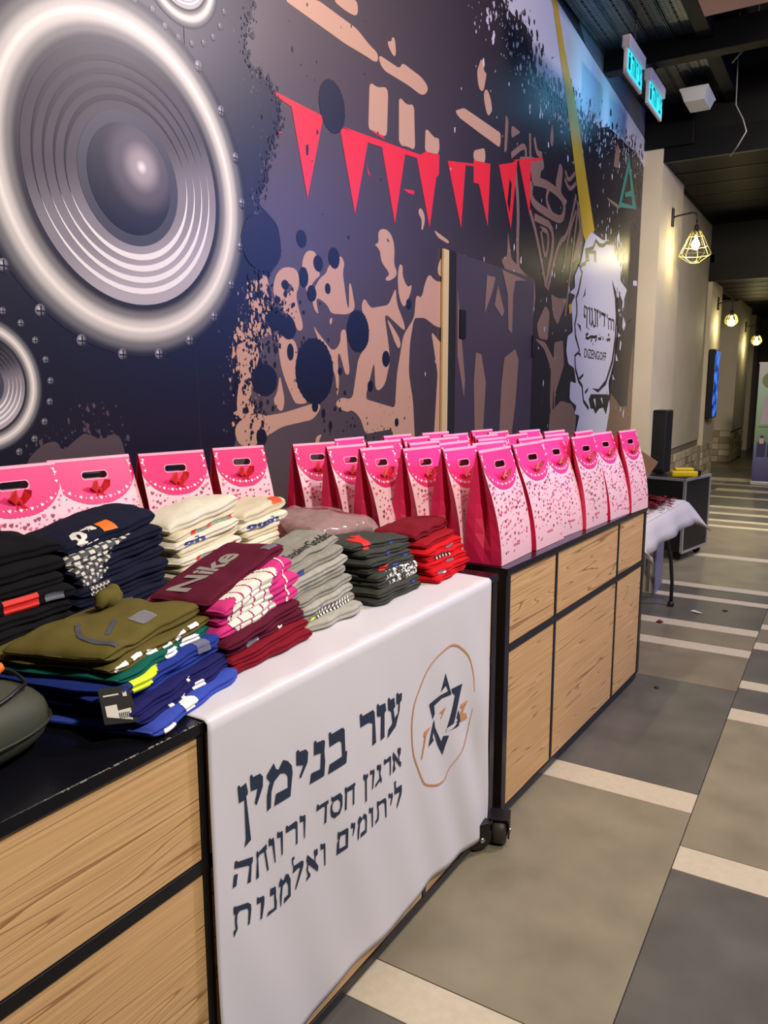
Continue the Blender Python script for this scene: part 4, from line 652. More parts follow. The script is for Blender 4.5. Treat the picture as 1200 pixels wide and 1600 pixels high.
for l in ([(1.5759,0.725),(1.582,0.7262),(1.5861,0.7192),(1.6025,0.7184),(1.6015,0.6975),(1.5932,0.6949),(1.5912,0.673),(1.5719,0.6379),(1.5281,0.6237),(1.5346,0.6457),(1.5558,0.6541),(1.5494,0.6867),(1.5347,0.6969),(1.5334,0.7263),(1.5397,0.7282),(1.5446,0.7195),(1.5644,0.7185),(1.5694,0.6924),(1.5609,0.6886),(1.5669,0.6624),(1.5846,0.6712),(1.5861,0.6947),(1.5759,0.6956)],
    [(1.4803,0.7307),(1.4858,0.7322),(1.4905,0.7243),(1.5203,0.7207),(1.5241,0.6995),(1.5154,0.6959),(1.5127,0.6337),(1.4945,0.6328),(1.4987,0.6954),(1.4856,0.6972),(1.48,0.7039)], [(1.405,0.7337),(1.4116,0.7344),(1.4162,0.7263),(1.4618,0.725),(1.4686,0.715),(1.4725,0.6364),(1.4564,0.635),(1.4592,0.6918),(1.4412,0.7001),(1.4072,0.7011)],
    [(1.2829,0.7371),(1.2895,0.7375),(1.2925,0.7308),(1.335,0.7296),(1.343,0.7219),(1.344,0.6679),(1.3514,0.6673),(1.3467,0.6384),(1.2775,0.6413),(1.2838,0.6623),(1.3316,0.6617),(1.3302,0.6966),(1.3203,0.7032),(1.2848,0.7035)], [(1.2311,0.7376),(1.2366,0.7389),(1.2401,0.7319),(1.2625,0.7295),(1.2688,0.7244),(1.2656,0.7012),(1.2679,0.6755),(1.2641,0.6437),(1.2156,0.6452),(1.2206,0.6684),(1.2514,0.6655),(1.2542,0.7024),(1.2302,0.7066)],
    [(1.1729,0.7406),(1.1795,0.7406),(1.1828,0.7348),(1.2031,0.732),(1.2111,0.722),(1.2086,0.6991),(1.1864,0.6727),(1.182,0.6787),(1.195,0.6991),(1.1725,0.7084)],
    [(1.1007,0.7454),(1.1065,0.7304),(1.1143,0.7245),(1.1297,0.7395),(1.1443,0.7308),(1.1573,0.7146),(1.1591,0.6975),(1.1508,0.6483),(1.1001,0.6514),(1.1059,0.6757),(1.1439,0.6716),(1.1438,0.6974),(1.1351,0.7083),(1.1205,0.7138),(1.1006,0.7046),(1.0919,0.687),(1.0896,0.6527),(1.0787,0.6502),(1.0791,0.6841),(1.0847,0.7041),(1.089,0.7099),(1.0791,0.7224),(1.0794,0.729)],
    [(1.0315,0.7486),(1.0361,0.7505),(1.0396,0.7428),(1.0598,0.7413),(1.0677,0.731),(1.0668,0.7102),(1.0488,0.6786),(1.0437,0.6867),(1.0524,0.7125),(1.033,0.7162)], [(0.9969,0.743),(1.0015,0.7435),(1.0041,0.7375),(1.0199,0.7398),(1.0248,0.719),(1.0234,0.7131),(1.0195,0.7117),(1.0307,0.6129),(1.0116,0.607),(1.0163,0.624),(1.0148,0.7063),(0.9998,0.7072)],
    [(1.5559,0.5766),(1.5841,0.542),(1.5855,0.5547),(1.5807,0.5661),(1.5826,0.5759),(1.5888,0.5706),(1.5936,0.5726),(1.5984,0.5652),(1.596,0.5529),(1.5888,0.5479),(1.5888,0.5373),(1.5999,0.527),(1.5961,0.5153),(1.5652,0.5516),(1.5629,0.5354),(1.5675,0.524),(1.5526,0.5188),(1.5535,0.5342),(1.5591,0.5476),(1.5527,0.561)], [(1.5083,0.5763),(1.5136,0.5758),(1.5172,0.5712),(1.5389,0.5727),(1.5435,0.5676),(1.541,0.5214),(1.536,0.5197),(1.5375,0.5571),(1.5329,0.5617),(1.5082,0.5617)],
    [(1.4754,0.5754),(1.4806,0.5757),(1.4841,0.5716),(1.4928,0.5728),(1.494,0.5607),(1.4896,0.5474),(1.4969,0.5285),(1.4946,0.5192),(1.4881,0.5287),(1.4685,0.5199),(1.4677,0.528),(1.4869,0.537),(1.484,0.5601),(1.4753,0.5627)], [(1.4456,0.5748),(1.4498,0.5754),(1.4527,0.5709),(1.4625,0.5723),(1.4637,0.5616),(1.4577,0.5224),(1.4535,0.5206),(1.456,0.5625),(1.4442,0.5641)],
    [(1.4165,0.5767),(1.4206,0.5781),(1.4234,0.5728),(1.4359,0.5722),(1.4349,0.5621),(1.4299,0.5594),(1.4301,0.504),(1.4238,0.5007),(1.4233,0.5599),(1.4163,0.5644)], [(1.3387,0.581),(1.3432,0.5808),(1.3451,0.5768),(1.3802,0.5749),(1.3812,0.5671),(1.3769,0.5667),(1.3753,0.522),(1.3694,0.5212),(1.3709,0.5622),(1.3468,0.5663),(1.3441,0.524),(1.3375,0.5236),(1.3399,0.5648),(1.3385,0.5727)],
    [[(1.2884,0.5835),(1.2927,0.578),(1.3204,0.577),(1.3285,0.5655),(1.328,0.5417),(1.3193,0.5255),(1.3006,0.523),(1.288,0.5331),(1.2854,0.5485),(1.2868,0.562),(1.2935,0.567),(1.2882,0.5731)],[(1.296,0.5657),(1.3127,0.5647),(1.3207,0.5548),(1.3204,0.5406),(1.312,0.5328),(1.2973,0.539),(1.292,0.5476),(1.2922,0.5593)]],
    [(1.2395,0.5853),(1.244,0.5854),(1.2456,0.58),(1.2782,0.5796),(1.2787,0.5707),(1.2733,0.5698),(1.2715,0.5273),(1.2643,0.5263),(1.2671,0.567),(1.2619,0.5708),(1.2373,0.5699)], [(1.181,0.5877),(1.1853,0.5878),(1.1875,0.5833),(1.199,0.5824),(1.2004,0.5722),(1.1967,0.5287),(1.194,0.5275),(1.1936,0.57),(1.1815,0.5729)],
    [(1.1353,0.588),(1.1394,0.5881),(1.1415,0.5837),(1.1679,0.5839),(1.1726,0.5775),(1.1716,0.5298),(1.1667,0.528),(1.1673,0.5658),(1.161,0.5702),(1.1351,0.5723)], [(1.1077,0.5884),(1.1116,0.5885),(1.1136,0.5846),(1.1237,0.5836),(1.1249,0.5738),(1.1238,0.5294),(1.1207,0.5278),(1.1186,0.5717),(1.1081,0.5752)], [(1.0825,0.5868),(1.086,0.587),(1.0888,0.5823),(1.0972,0.5825),(1.0988,0.5704),(1.1021,0.524),(1.0994,0.5234),(1.0936,0.5668),(1.0824,0.5708)],
    [(1.0459,0.5782),(1.0501,0.5779),(1.0505,0.5735),(1.0754,0.5799),(1.0764,0.5676),(1.0733,0.5651),(1.0809,0.5188),(1.0767,0.5174),(1.0689,0.5653),(1.056,0.5672),(1.05,0.5621),(1.0505,0.5194),(1.0419,0.5195),(1.047,0.5585),(1.046,0.5676)], [(0.9822,0.5942),(0.9879,0.5924),(0.9899,0.5885),(1.0349,0.5738),(1.0336,0.563),(1.0301,0.5597),(1.0257,0.5245),(1.0155,0.5274),(1.0245,0.5598),(1.0191,0.5639),(0.9801,0.5801)], [(0.9782,0.568),(0.9884,0.5645),(0.9828,0.5418),(0.9723,0.544)],
    [(1.5581,0.4924),(1.5652,0.4931),(1.5689,0.4874),(1.5652,0.4838),(1.5675,0.4706),(1.5986,0.466),(1.6001,0.4512),(1.5962,0.4394),(1.5698,0.4129),(1.5698,0.4223),(1.5889,0.451),(1.5581,0.4577),(1.5604,0.4699)], [(1.5281,0.4747),(1.534,0.4732),(1.5372,0.469),(1.5478,0.4692),(1.5497,0.4564),(1.5394,0.436),(1.5371,0.4411),(1.5418,0.4575),(1.5294,0.4622)],
    [(1.4755,0.4792),(1.4811,0.4778),(1.4833,0.4741),(1.5122,0.4713),(1.5176,0.4626),(1.5187,0.4158),(1.5142,0.4154),(1.5099,0.4572),(1.5009,0.4642),(1.481,0.4636),(1.4844,0.4462),(1.483,0.4261),(1.4684,0.4205),(1.4685,0.4309),(1.4764,0.4321),(1.4788,0.4517),(1.4758,0.4661)], [(1.4403,0.4786),(1.4445,0.4791),(1.4474,0.4738),(1.4586,0.4734),(1.4572,0.4625),(1.4568,0.4214),(1.4524,0.4205),(1.4507,0.4619),(1.4401,0.4647)],
    [(1.3885,0.4694),(1.3968,0.4802),(1.4028,0.4747),(1.4068,0.4676),(1.4173,0.4769),(1.4288,0.4666),(1.4294,0.4509),(1.427,0.4216),(1.4,0.4219),(1.4022,0.4334),(1.4217,0.432),(1.4232,0.4567),(1.413,0.467),(1.3985,0.4593),(1.3919,0.4225),(1.3878,0.4221),(1.3882,0.4471),(1.3924,0.4612)], [(1.3616,0.4796),(1.3655,0.48),(1.3678,0.4756),(1.3785,0.4741),(1.3771,0.4604),(1.3688,0.4423),(1.3673,0.4456),(1.3704,0.4639),(1.3606,0.4665)],
    [[(1.312,0.4823),(1.3147,0.4828),(1.3157,0.4791),(1.3482,0.475),(1.3508,0.4692),(1.3488,0.4233),(1.3077,0.4251),(1.3095,0.4545),(1.3142,0.4617),(1.3106,0.4673)],[(1.3219,0.4673),(1.341,0.4633),(1.3412,0.4336),(1.3175,0.4368),(1.3171,0.4577)]], [(1.2507,0.4841),(1.2553,0.4835),(1.2577,0.4792),(1.2667,0.4795),(1.2682,0.4698),(1.2682,0.4233),(1.2645,0.423),(1.2628,0.4669),(1.2514,0.4696)],
    [(1.2284,0.4838),(1.2324,0.4793),(1.237,0.4814),(1.2411,0.4757),(1.2401,0.4645),(1.233,0.4626),(1.232,0.4514),(1.2421,0.435),(1.2396,0.4234),(1.2071,0.4597),(1.2049,0.4459),(1.2131,0.4318),(1.2119,0.4267),(1.1992,0.4237),(1.1994,0.4317),(1.2045,0.4333),(1.2,0.451),(1.2037,0.4628),(1.2006,0.4715),(1.2034,0.4843),(1.2293,0.4553),(1.2296,0.4668),(1.2274,0.475)],
    [(1.1523,0.5056),(1.1597,0.5055),(1.1602,0.4985),(1.1553,0.4972),(1.158,0.4832),(1.1825,0.4818),(1.1907,0.4771),(1.1886,0.4645),(1.1625,0.4226),(1.1621,0.4308),(1.1788,0.4679),(1.1739,0.4707),(1.1542,0.4673),(1.1563,0.4808),(1.1525,0.492)],
    [(1.1167,0.4792),(1.121,0.4711),(1.1256,0.4684),(1.1323,0.479),(1.1401,0.4745),(1.1466,0.4594),(1.1467,0.4184),(1.1252,0.4136),(1.1272,0.4259),(1.14,0.4271),(1.1398,0.4498),(1.1333,0.4616),(1.122,0.456),(1.1164,0.4124),(1.1142,0.4137),(1.1136,0.4388),(1.1175,0.4588),(1.1113,0.4602),(1.111,0.4671)],
    [(1.0845,0.4753),(1.0873,0.4714),(1.0888,0.4716),(1.1,0.4697),(1.1014,0.4595),(1.1006,0.4467),(1.1031,0.4318),(1.1019,0.4159),(1.0702,0.4183),(1.075,0.4263),(1.096,0.4229),(1.0957,0.4542),(1.0831,0.4564)], [(1.0421,0.4794),(1.045,0.4798),(1.0468,0.4755),(1.0621,0.4715),(1.0648,0.4655),(1.0633,0.4522),(1.0543,0.4253),(1.0493,0.4252),(1.0544,0.4622),(1.0406,0.4653)],
    [(0.9724,0.5038),(0.9756,0.5039),(0.9768,0.5011),(1.0128,0.4875),(1.0222,0.4779),(1.0224,0.465),(1.0156,0.4395),(1.0106,0.4389),(1.0148,0.4698),(1.0109,0.4765),(0.9881,0.4856),(0.9811,0.4807),(0.9791,0.4674),(0.9805,0.4518),(0.9698,0.4401),(0.9691,0.4541),(0.9753,0.4552),(0.9741,0.4727),(0.9761,0.487),(0.9716,0.4878)]):
    ink('letter', NV, [l], NF)
ink('star_emblem', NV, [[(1.8389,0.6931),(1.875,0.6172),(1.8223,0.6229),(1.7832,0.6147),(1.788,0.5889),(1.7776,0.5769),(1.7546,0.6294),(1.8144,0.6355),(1.856,0.6337),(1.8424,0.6547),(1.8142,0.6442)], [(1.8746,0.6338),(1.9484,0.624),(1.8909,0.5213),(1.9241,0.5203),(1.9291,0.5149),(1.9225,0.5022),(1.8476,0.5085),(1.8989,0.607),(1.8817,0.6181)], [(1.921,0.5537),(1.9327,0.5136),(1.9184,0.5225),(1.9078,0.5334)],
    [(1.7852,0.5739),(1.792,0.5455),(1.8283,0.4898),(1.8379,0.5025),(1.868,0.4929),(1.8378,0.4436),(1.8057,0.491),(1.7826,0.5395),(1.7766,0.5225),(1.7844,0.5113),(1.749,0.5066)]], NF)
ink('emblem_letter', OR, [[(1.8477,0.5909),(1.8236,0.5607),(1.8184,0.5627),(1.8266,0.5743),(1.8103,0.5821)]], NF)
ink('emblem_letter', OR, [[(1.9864,0.5594),(1.9535,0.5296),(1.9753,0.5213),(1.9869,0.5013),(1.9328,0.5108),(1.9285,0.5356),(1.9528,0.5504),(1.9351,0.5518),(1.9383,0.5625)]], NF)
ink('emblem_letter', OR, [[(1.7648,0.561),(1.7375,0.5449),(1.71,0.4866),(1.7041,0.4908),(1.7273,0.5475),(1.7195,0.5491),(1.7241,0.5614)]], NF)
def smooth_loop(l, k=3):
    for _ in range(k):
        o = []
        for i, p in enumerate(l):
            q = l[(i+1) % len(l)]; o += [(p[0]*.75+q[0]*.25, p[1]*.75+q[1]*.25), (p[0]*.25+q[0]*.75, p[1]*.25+q[1]*.75)]
        l = o
    return l
ring = smooth_loop([(1.8645,0.7719),(1.9118,0.758),(1.9543,0.7288),(1.9874,0.6986),(2.0113,0.6432),(2.02,0.5884),(2.0207,0.5287),(1.9994,0.4596),(1.964,0.4215),(1.9219,0.4012),(1.874,0.3811),(1.8611,0.3563),(1.8278,0.3582),(1.7887,0.3708),(1.7261,0.4009),(1.7108,0.4226),(1.6807,0.4806),(1.6602,0.5239),(1.6523,0.5948),(1.6538,0.6246),(1.6648,0.6661),(1.699,0.6996),(1.7338,0.7338),(1.782,0.7588)], 2)
cy_ = sum(p[0] for p in ring)/len(ring); cz_ = sum(p[1] for p in ring)/len(ring)
vs = []; n = len(ring)
for k in (1, .972):
    for p in ring: a, b = cy_+(p[0]-cy_)*k, cz_+(p[1]-cz_)*k; vs.append(bp(.0024)(a, b))
mesh('emblem_ring', vs, [(i, (i+1) % n, n+(i+1) % n, n+i) for i in range(n)], OR, NF)

# ---------------------------------------------------------------- gift bags
PNK = mat('bag_paper_heart_pink', (250,206,216), .42); SIDE = mat('bag_side_crimson', (226,40,92), .4); FLAP = mat('bag_flap_magenta', (236,42,120), .38); RIM = mat('bag_rim_pale_pink', (252,170,196), .4)
HW = mat('print_white', (252,236,240), .5); H1 = mat('heart_dark', (152,66,98), .5); H2 = mat('heart_pink', (230,104,152), .5); BOWM = mat('red_satin_ribbon', (226,16,24), .3, sheen=.4)
def heart(cx, cy, s, a):
    pts = [(0,-1), (.55,-.45), (.95,.1), (.9,.55), (.55,.8), (.2,.72), (0,.42), (-.2,.72), (-.55,.8), (-.9,.55), (-.95,.1), (-.55,-.45)]
    c, d = math.cos(a), math.sin(a); return [(cx+s*(x*c-y*d), cy+s*(x*d+y*c)) for x, y in pts]
BH, BD = .38, .13
def make_bag(w, seed, lean=-.03):
    r = random.Random(seed); t = empty('gift_bag')
    def hx0(z): return (BD/2)*max(0, 1-(z/BH))**.75*(1+.25*math.sin(z/BH*PI)) + .0025
    ZP = .235
    def hx(z): return hx0(z) if z < ZP else hx0(ZP)+(.0025-hx0(ZP))*(z-ZP)/(BH-ZP)
    def cx0(z): return lean*(z/BH)**1.3
    def cx(z): return cx0(z) if z < ZP else cx0(ZP)+(lean-cx0(ZP))*(z-ZP)/(BH-ZP)
    def fr(off): return lambda y, z: (cx(z)+hx(z)+off, y, z)
    def bk(y, z): return (cx(z)-hx(z), y, z)
    slot = [(w*.115*math.copysign(1, math.cos(q))+.011*math.cos(q), BH-.052+.011*math.sin(q)) for q in [PI*2*i/16+.01 for i in range(16)]]
    zz = [0, .03, .07, .11, .15, .19, .235]; hw = w/2
    body = MB(); fm = []
    for fn in (fr(0), bk):
        ny = 6; vs = [fn(-hw+w*i/ny, z) for z in zz for i in range(ny+1)]; n0 = len(body.f)
        body.add(vs, [(j*(ny+1)+i, j*(ny+1)+i+1, (j+1)*(ny+1)+i+1, (j+1)*(ny+1)+i) for j in range(len(zz)-1) for i in range(ny)])
        body.poly([dense([(-hw, .235), (hw, .235), (hw, BH), (-hw, BH)], .025), slot], fn)
    nf = len(body.f)
    fro = body.build('bag_face', PNK, t, True)
    sd = MB(); zs = [0, .05, .1, .15, .2, .25, .3, .35, BH]
    for sg in (-1, 1):
        vs = []
        for z in zs:
            ins = (.045*min(1, max(0, (z-.03)/.16)))*(1-.55*max(0, (z-.19)/.19)); f_, b2 = fr(0)(sg*hw, z), bk(sg*hw, z)
            mx = (f_[0]+b2[0])/2
            vs += [f_, (mx+(f_[0]-mx)*.45, sg*(hw+.006*math.sin(z/BH*PI)-ins*.35), z), (mx, sg*(hw-ins), z), (mx+(b2[0]-mx)*.45, sg*(hw+.006*math.sin(z/BH*PI)-ins*.35), z), b2]
        sd.add(vs, [(j*5+i, j*5+i+1, (j+1)*5+i+1, (j+1)*5+i) for j in range(len(zs)-1) for i in range(4)])
    sd.add([fr(0)(-hw, 0), fr(0)(hw, 0), bk(hw, 0), bk(-hw, 0)], [(0,1,2,3)])
    sd.build('gusset', SIDE, t)
    def zb(y):
        u = min(1, abs(y)/hw); return BH-.055-.080*(1-u**2.4)**.7
    n = 44; low = [(-hw+w*i/n, zb(-hw+w*i/n)-.0035*abs(math.sin(i*PI/2.2))) for i in range(n+1)]
    MB().poly([[(hw, BH), (-hw, BH)]+low, slot], fr(.0018)).build('bag_flap', FLAP, t, True)
    rim = MB(); m_ = len(slot); ccy, ccz = 0, BH-.052
    def grow(p, g): return (p[0]+math.copysign(g, p[0]), p[1]+(g if p[1] > ccz else -g))
    rim.add([fr(.003)(*p) for p in slot]+[fr(.003)(*grow(p, .0025)) for p in slot], [(i, (i+1) % m_, m_+(i+1) % m_, m_+i) for i in range(m_)])
    rim.add([fr(.003)(-hw, BH-.007), fr(.003)(hw, BH-.007), fr(.003)(hw, BH+.001), fr(.003)(-hw, BH+.001), bk(-hw, BH+.001), bk(hw, BH+.001)], [(0,1,2,3), (3,2,5,4)])
    rim.build('pale_rim', RIM, t)
    wh = MB(); k = 0
    for i in range(17):
        y = -hw*.94+hw*1.88*i/16; u = abs(y)/hw; z = zb(y*.93)+.016
        if u > .85: z = BH-.02-(1-u)*.12
        if i % 2 == 0: wh.poly(heart(y, z, .0055, -y*4), fr(.0032))
        else: wh.poly([(y+.0024*math.cos(a_), z+.0024*math.sin(a_)) for a_ in (0, 1, 2, 3.1, 4.2, 5.2)], fr(.0032))
    for sgn in (-1, 1):
        for q in range(3): wh.poly(heart(sgn*(hw-.011), BH-.018-q*.017, .0048 if q % 2 == 0 else .0024, 0), fr(.0032))
    o = wh.build('white_heart_border', HW, t); o['kind'] = 'stuff'
    d1, d2 = MB(), MB(); pts = []; tries = 0
    while len(pts) < int(420*w) and tries < 4000:
        tries += 1; y = r.uniform(-hw+.008, hw-.008); z = r.uniform(.02, BH-.05); u = z/BH
        if z > zb(y)-.014 or r.random() > .04+1.2*u**1.4: continue
        if any((y-a)**2+(z-b)**2 < .0105**2 for a, b in pts): continue
        pts.append((y, z)); s = r.choice((.0028, .004, .0052, .0065)); (d1 if r.random() < .45 else d2).poly(heart(y, z, s, r.uniform(-.4, .4)), fr(.0016))
    o = d1.build('dark_heart_print', H1, t); o['kind'] = 'stuff'; o = d2.build('pink_heart_print', H2, t); o['kind'] = 'stuff'
    tx = MB()
    for i in range(7): tx.poly([(-.026+i*.0076, .05), (-.026+i*.0076+.0055, .05), (-.026+i*.0076+.0055, .058), (-.026+i*.0076+(.003 if i % 2 else 0), .058)], fr(.0016))
    tx.build('small_pink_lettering', H2, t)
    bow = MB(); z0 = BH-.096; x0 = fr(.006)(0, z0)[0]; js = r.uniform(-.006, .006)
    for sg in (-1, 1):
        bow.add([(x0, 0, z0), (x0+.010, sg*.012, z0+.030+js), (x0+.015, sg*.030, z0+.030), (x0+.008, sg*.032, z0+.006+js), (x0+.004, sg*.014, z0-.006), (x0-.003, sg*.020, z0+.013)], [(0,1,5), (1,2,5), (2,3,5), (3,4,5), (4,0,5), (0,1,2,3,4)])
        bow.add([(x0, sg*.001, z0), (x0+.004, sg*.018+js, z0-.020), (x0+.002, sg*.024+js, z0-.052), (x0+.001, sg*.008+js, z0-.058), (x0+.003, sg*.003, z0-.022)], [(0,1,2,3,4)])
    bow.lathe([(.003, -.006), (.006, -.003), (.006, .003), (.003, .006)], (x0+.003, 0, z0), 'z', 8)
    bow.build('ribbon_bow', BOWM, t)
    return t
protos = {}
def bag(x, y, ang, w, label, group, z=.90):
    key = (round(w, 2), int(abs(x*37+y*91)) % 3)
    if key not in protos:
        t = make_bag(key[0], key[1]+int(w*100), -.018-.012*key[1]); protos[key] = t
    else:
        s = protos[key]; t = s.copy(); C.objects.link(t)
        for ch in s.children:
            c = ch.copy(); C.objects.link(c); c.parent = t
    t.location = (x, y, z+.001); t.rotation_euler = (0, 0, -math.radians(ang)); tag(t, label, 'gift bag', group)
G1 = 'gift bags along the mural behind the clothes'; G2 = 'gift bags massed on the far counter'
bag(-1.94, 1.265, 2, .28, 'pink gift bag cut by the left picture edge, behind the black clothes', G1)
bag(-1.95, 1.545, 5, .285, 'widest pink gift bag, behind the navy clothes pile', G1)
bag(-1.89, 1.81, 14, .24, 'pink gift bag behind the first cream clothes pile', G1)
bag(-1.84, 2.08, 17, .21, 'pink gift bag standing alone left of the gap, behind the second cream pile', G1)
# aisle row, nearest first
for i, (x, y, a, w_, l) in enumerate(((-1.015, 2.475, 1, .27, 'nearest pink gift bag on the aisle row, at the far counter corner'), (-.995, 2.77, 3, .27, 'second gift bag from the near end of the aisle row'), (-.99, 3.03, 6, .21, 'third gift bag of the aisle row, set slightly back'),
     (-.955, 3.26, 5, .25, 'fourth gift bag of the aisle row'), (-.925, 3.53, 6, .24, 'fifth gift bag of the aisle row, with a dark gap on its left'), (-.89, 3.765, 7, .22, 'last gift bag of the aisle row, at the far end of the counter'))):
    bag(x, y, a, w_, l, G2)
for x, y, a, w_, l in ((-1.71, 2.36, 16, .20, 'leftmost gift bag on the far counter, wall visible through its handle'), (-1.53, 2.33, 11, .20, 'gift bag second from the left in the front line facing the clothes'), (-1.385, 2.31, 9, .18, 'gift bag third from the left in the front line, above the plastic wrapped pile'),
     (-1.275, 2.40, 8, .22, 'gift bag fourth in the front line, above the charcoal pile'), (-1.15, 2.45, 6, .22, 'gift bag fifth in the front line, above the red pile')):
    bag(x, y, a, w_, l, G2)
hid = ['gift bag of the %s row back, %s' % (a, b) for a in ('second', 'third', 'fourth', 'fifth') for b in ('nearest the wall', 'second from the wall', 'middle of the row', 'second from the aisle', 'nearest the aisle row')]
rest = [[(-1.75, 2.67), (-1.53, 2.60), (-1.37, 2.62), (-1.26, 2.68), (-1.14, 2.73)], [(-1.68, 2.93), (-1.52, 2.85), (-1.40, 2.87), (-1.24, 2.95), (-1.115, 3.06)], [(-1.60, 3.18), (-1.49, 3.12), (-1.34, 3.12), (-1.22, 3.23), (-1.09, 3.32)], [(-1.50, 3.46), (-1.38, 3.38), (-1.28, 3.55), (-1.17, 3.56), (-1.04, 3.60)]]
for i, rw in enumerate(rest):
    for j, (x, y) in enumerate(rw): bag(x, y, 4+((i*3+j*5) % 7), .20 if j < 3 else .22, hid[i*5+j], G2)

# ---------------------------------------------------------------- folded clothes
def fab(name, rgb, b=.35, v=.05): return mat('cloth_'+name, rgb, .92, 0, .2, bump=b, bscale=700, var=v, vscale=60, sheen=.0)
def stadium(a, d, t):
    """arc length a from the front bottom edge up over the top: returns x,z (front at +x)"""
    r = t/2; q = PI*r; top = d-t; per = 2*q+2*top; a = a % per
    if a < q: th = -PI/2+a/r; return (d/2-r+r*math.cos(th)*1.25-.006*math.exp(-(math.sin(th)/.22)**2), r+r*math.sin(th))
    a -= q
    if a < top: return (d/2-r-a, t)
    a -= top
    if a < q: th = PI/2+a/r; return (-d/2+r+r*math.cos(th), r+r*math.sin(th))
    return (-d/2+r+(a-q), 0)
class Garment:
    def __init__(s, d, w, t, zb, kb, kt, seed, wr=.004, top=False, crown=0):
        s.d, s.w, s.t, s.zb, s.kb, s.kt, s.seed, s.wr, s.top, s.crown = d, w, t, zb, kb, kt, seed, wr, top, crown
    def at(s, a, v, off=0):
        v = max(-1, min(1, v)); t = s.t*(1+s.kt*v); x, z = stadium(a, s.d+2*off, t+2*off)
        r = (1-abs(v)**12)**(1/2) if abs(v) < 1 else 0
        z = t/2+(z-off-t/2)*max(.06, r); x = x*(.94+.06*r)
        y = v*s.w/2
        e = max(0, x/(s.d/2))**3
        z0 = s.zb*(1+s.kb*v)
        N = noise.noise(Vector((x*9, y*9, s.seed*3.7))); N2 = noise.noise(Vector((x*24, y*24, s.seed*1.9+5))); N3 = noise.noise(Vector((y*13, s.seed*2.3, 1)))
        x += e*(.009*N3 + .002*math.sin(y*60+s.seed)) + s.wr*N; y += s.wr*1.3*N*(1 if abs(v) < .98 else 1) + abs(v)**6*.012*noise.noise(Vector((x*12, s.seed, v)))
        z += s.wr*(.9*N+.5*N2)*(1 if z > t*.5 else .4) + (s.crown*(1-v*v)*(1-(2*x/s.d)**2) if z > t*.5 else 0)
        z -= .006*e*0
        return Vector((x, y, max(.0015, z0+z)))
    def build(s, name, m, parent=None, na=44, nv=26):
        per = PI*s.t+2*(s.d-s.t); vs = []; A = []
        nfr = 16; q = PI*s.t/2
        A = [q*i/nfr for i in range(nfr)] + [q+(s.d-s.t)*i/14 for i in range(14)] + [q+(s.d-s.t)+q*i/8 for i in range(8)] + [2*q+(s.d-s.t)+(s.d-s.t)*i/6 for i in range(6)]
        V = [-1, -.985, -.95, -.9, -.82] + [-.74+1.48*i/16 for i in range(17)] + [.82, .9, .95, .985, 1]
        for v in V:
            for a in A: vs.append(s.at(a, v))
        n = len(A); fs = [(i*n+j, i*n+(j+1) % n, (i+1)*n+(j+1) % n, (i+1)*n+j) for i in range(len(V)-1) for j in range(n)]
        fs += [tuple(range(n)), tuple((len(V)-1)*n+j for j in reversed(range(n)))]
        return mesh(name, vs, fs, m, parent, True)
    def cells(s, name, m, parent, inside, a0, a1, v0, v1, na=24, nv=60, off=.0014):
        """printed patch following the fabric"""
        mb = MB(); q = PI*s.t/2
        for i in range(nv):
            for j in range(na):
                u, w_ = (i+.5)/nv, (j+.5)/na
                if not inside(u, w_): continue
                vs = [s.at(a0+(a1-a0)*(j+dj)/na, v0+(v1-v0)*(i+di)/nv, off) for di, dj in ((0,0), (1,0), (1,1), (0,1))]
                mb.add(vs, [(0,1,2,3)])
        return mb.build(name, m, parent) if mb.f else None
    def text(s, name, body, m, parent, a0, a1, v0, v1, off=.0016, bold=.02, shear=0, flip=False):
        tv, tf = text_mesh(body, bold, shear)
        return MB().add([s.at(a0+(a1-a0)*v, v0+(v1-v0)*u, off) for u, v in tv], tf).build(name, m, parent)
TAGM = mat('size_sticker', (150,150,165), .15, alpha=.55); PAPER = mat('tag_paper', (226,222,210), .6)
SL = [.055]
def pile(x, y, ang, d, w, H, k, items, group, seed, zfront=0):
    """items from bottom to top: (name, label, material, decorate(garment,obj) or None, options)"""
    n = len(items); tt = sum(it[4].get('t', 1) for it in items); z = 0; r = random.Random(seed)
    for i, it in enumerate(items):
        t = H*it[4].get('t', 1)/tt; last = i == n-1
        dx, dy, da = SL[0]*(.5-i/max(1, n-1))+r.uniform(-.008, .008), r.uniform(-.010, .010), r.uniform(-4, 4)
        if last: dx += d*.12
        if 'dx' in it[4]: dx += it[4]['dx']
        if 'dy' in it[4]: dy = it[4]['dy']
        if 'da' in it[4]: da = it[4]['da']
        g = Garment(d*it[4].get('d', .72 if last else 1), w*it[4].get('w', 1), t*1.22, z, k, k, seed+i*7.3, .0035 if not last else it[4].get('wr', .006), last, it[4].get('crown', 0))
        root = g.build(it[0], it[2]); tag(root, it[1], 'clothing', group)
        root.location = (x+dx, y+dy, .9045 if it[4].get('cl') else .901); root.rotation_euler = (0, 0, -math.radians(ang+da))
        if it[3]: it[3](g, root, t)
        z += t
def st(v0, v1, f0=.45, f1=.85):      # clear size sticker strip near the front fold
    def f(g, o, t): q = PI*t/2; g.cells('size_sticker', TAGM, o, lambda u, w_: True, q*f0, q*f1, v0, v1, 4, 6, .002)
    return f
ORD = ['bottom', 'second', 'third', 'fourth', 'fifth', 'sixth', 'seventh', 'eighth', 'ninth', 'tenth']
WHP = mat('print_offwhite', (232,228,216), .7)
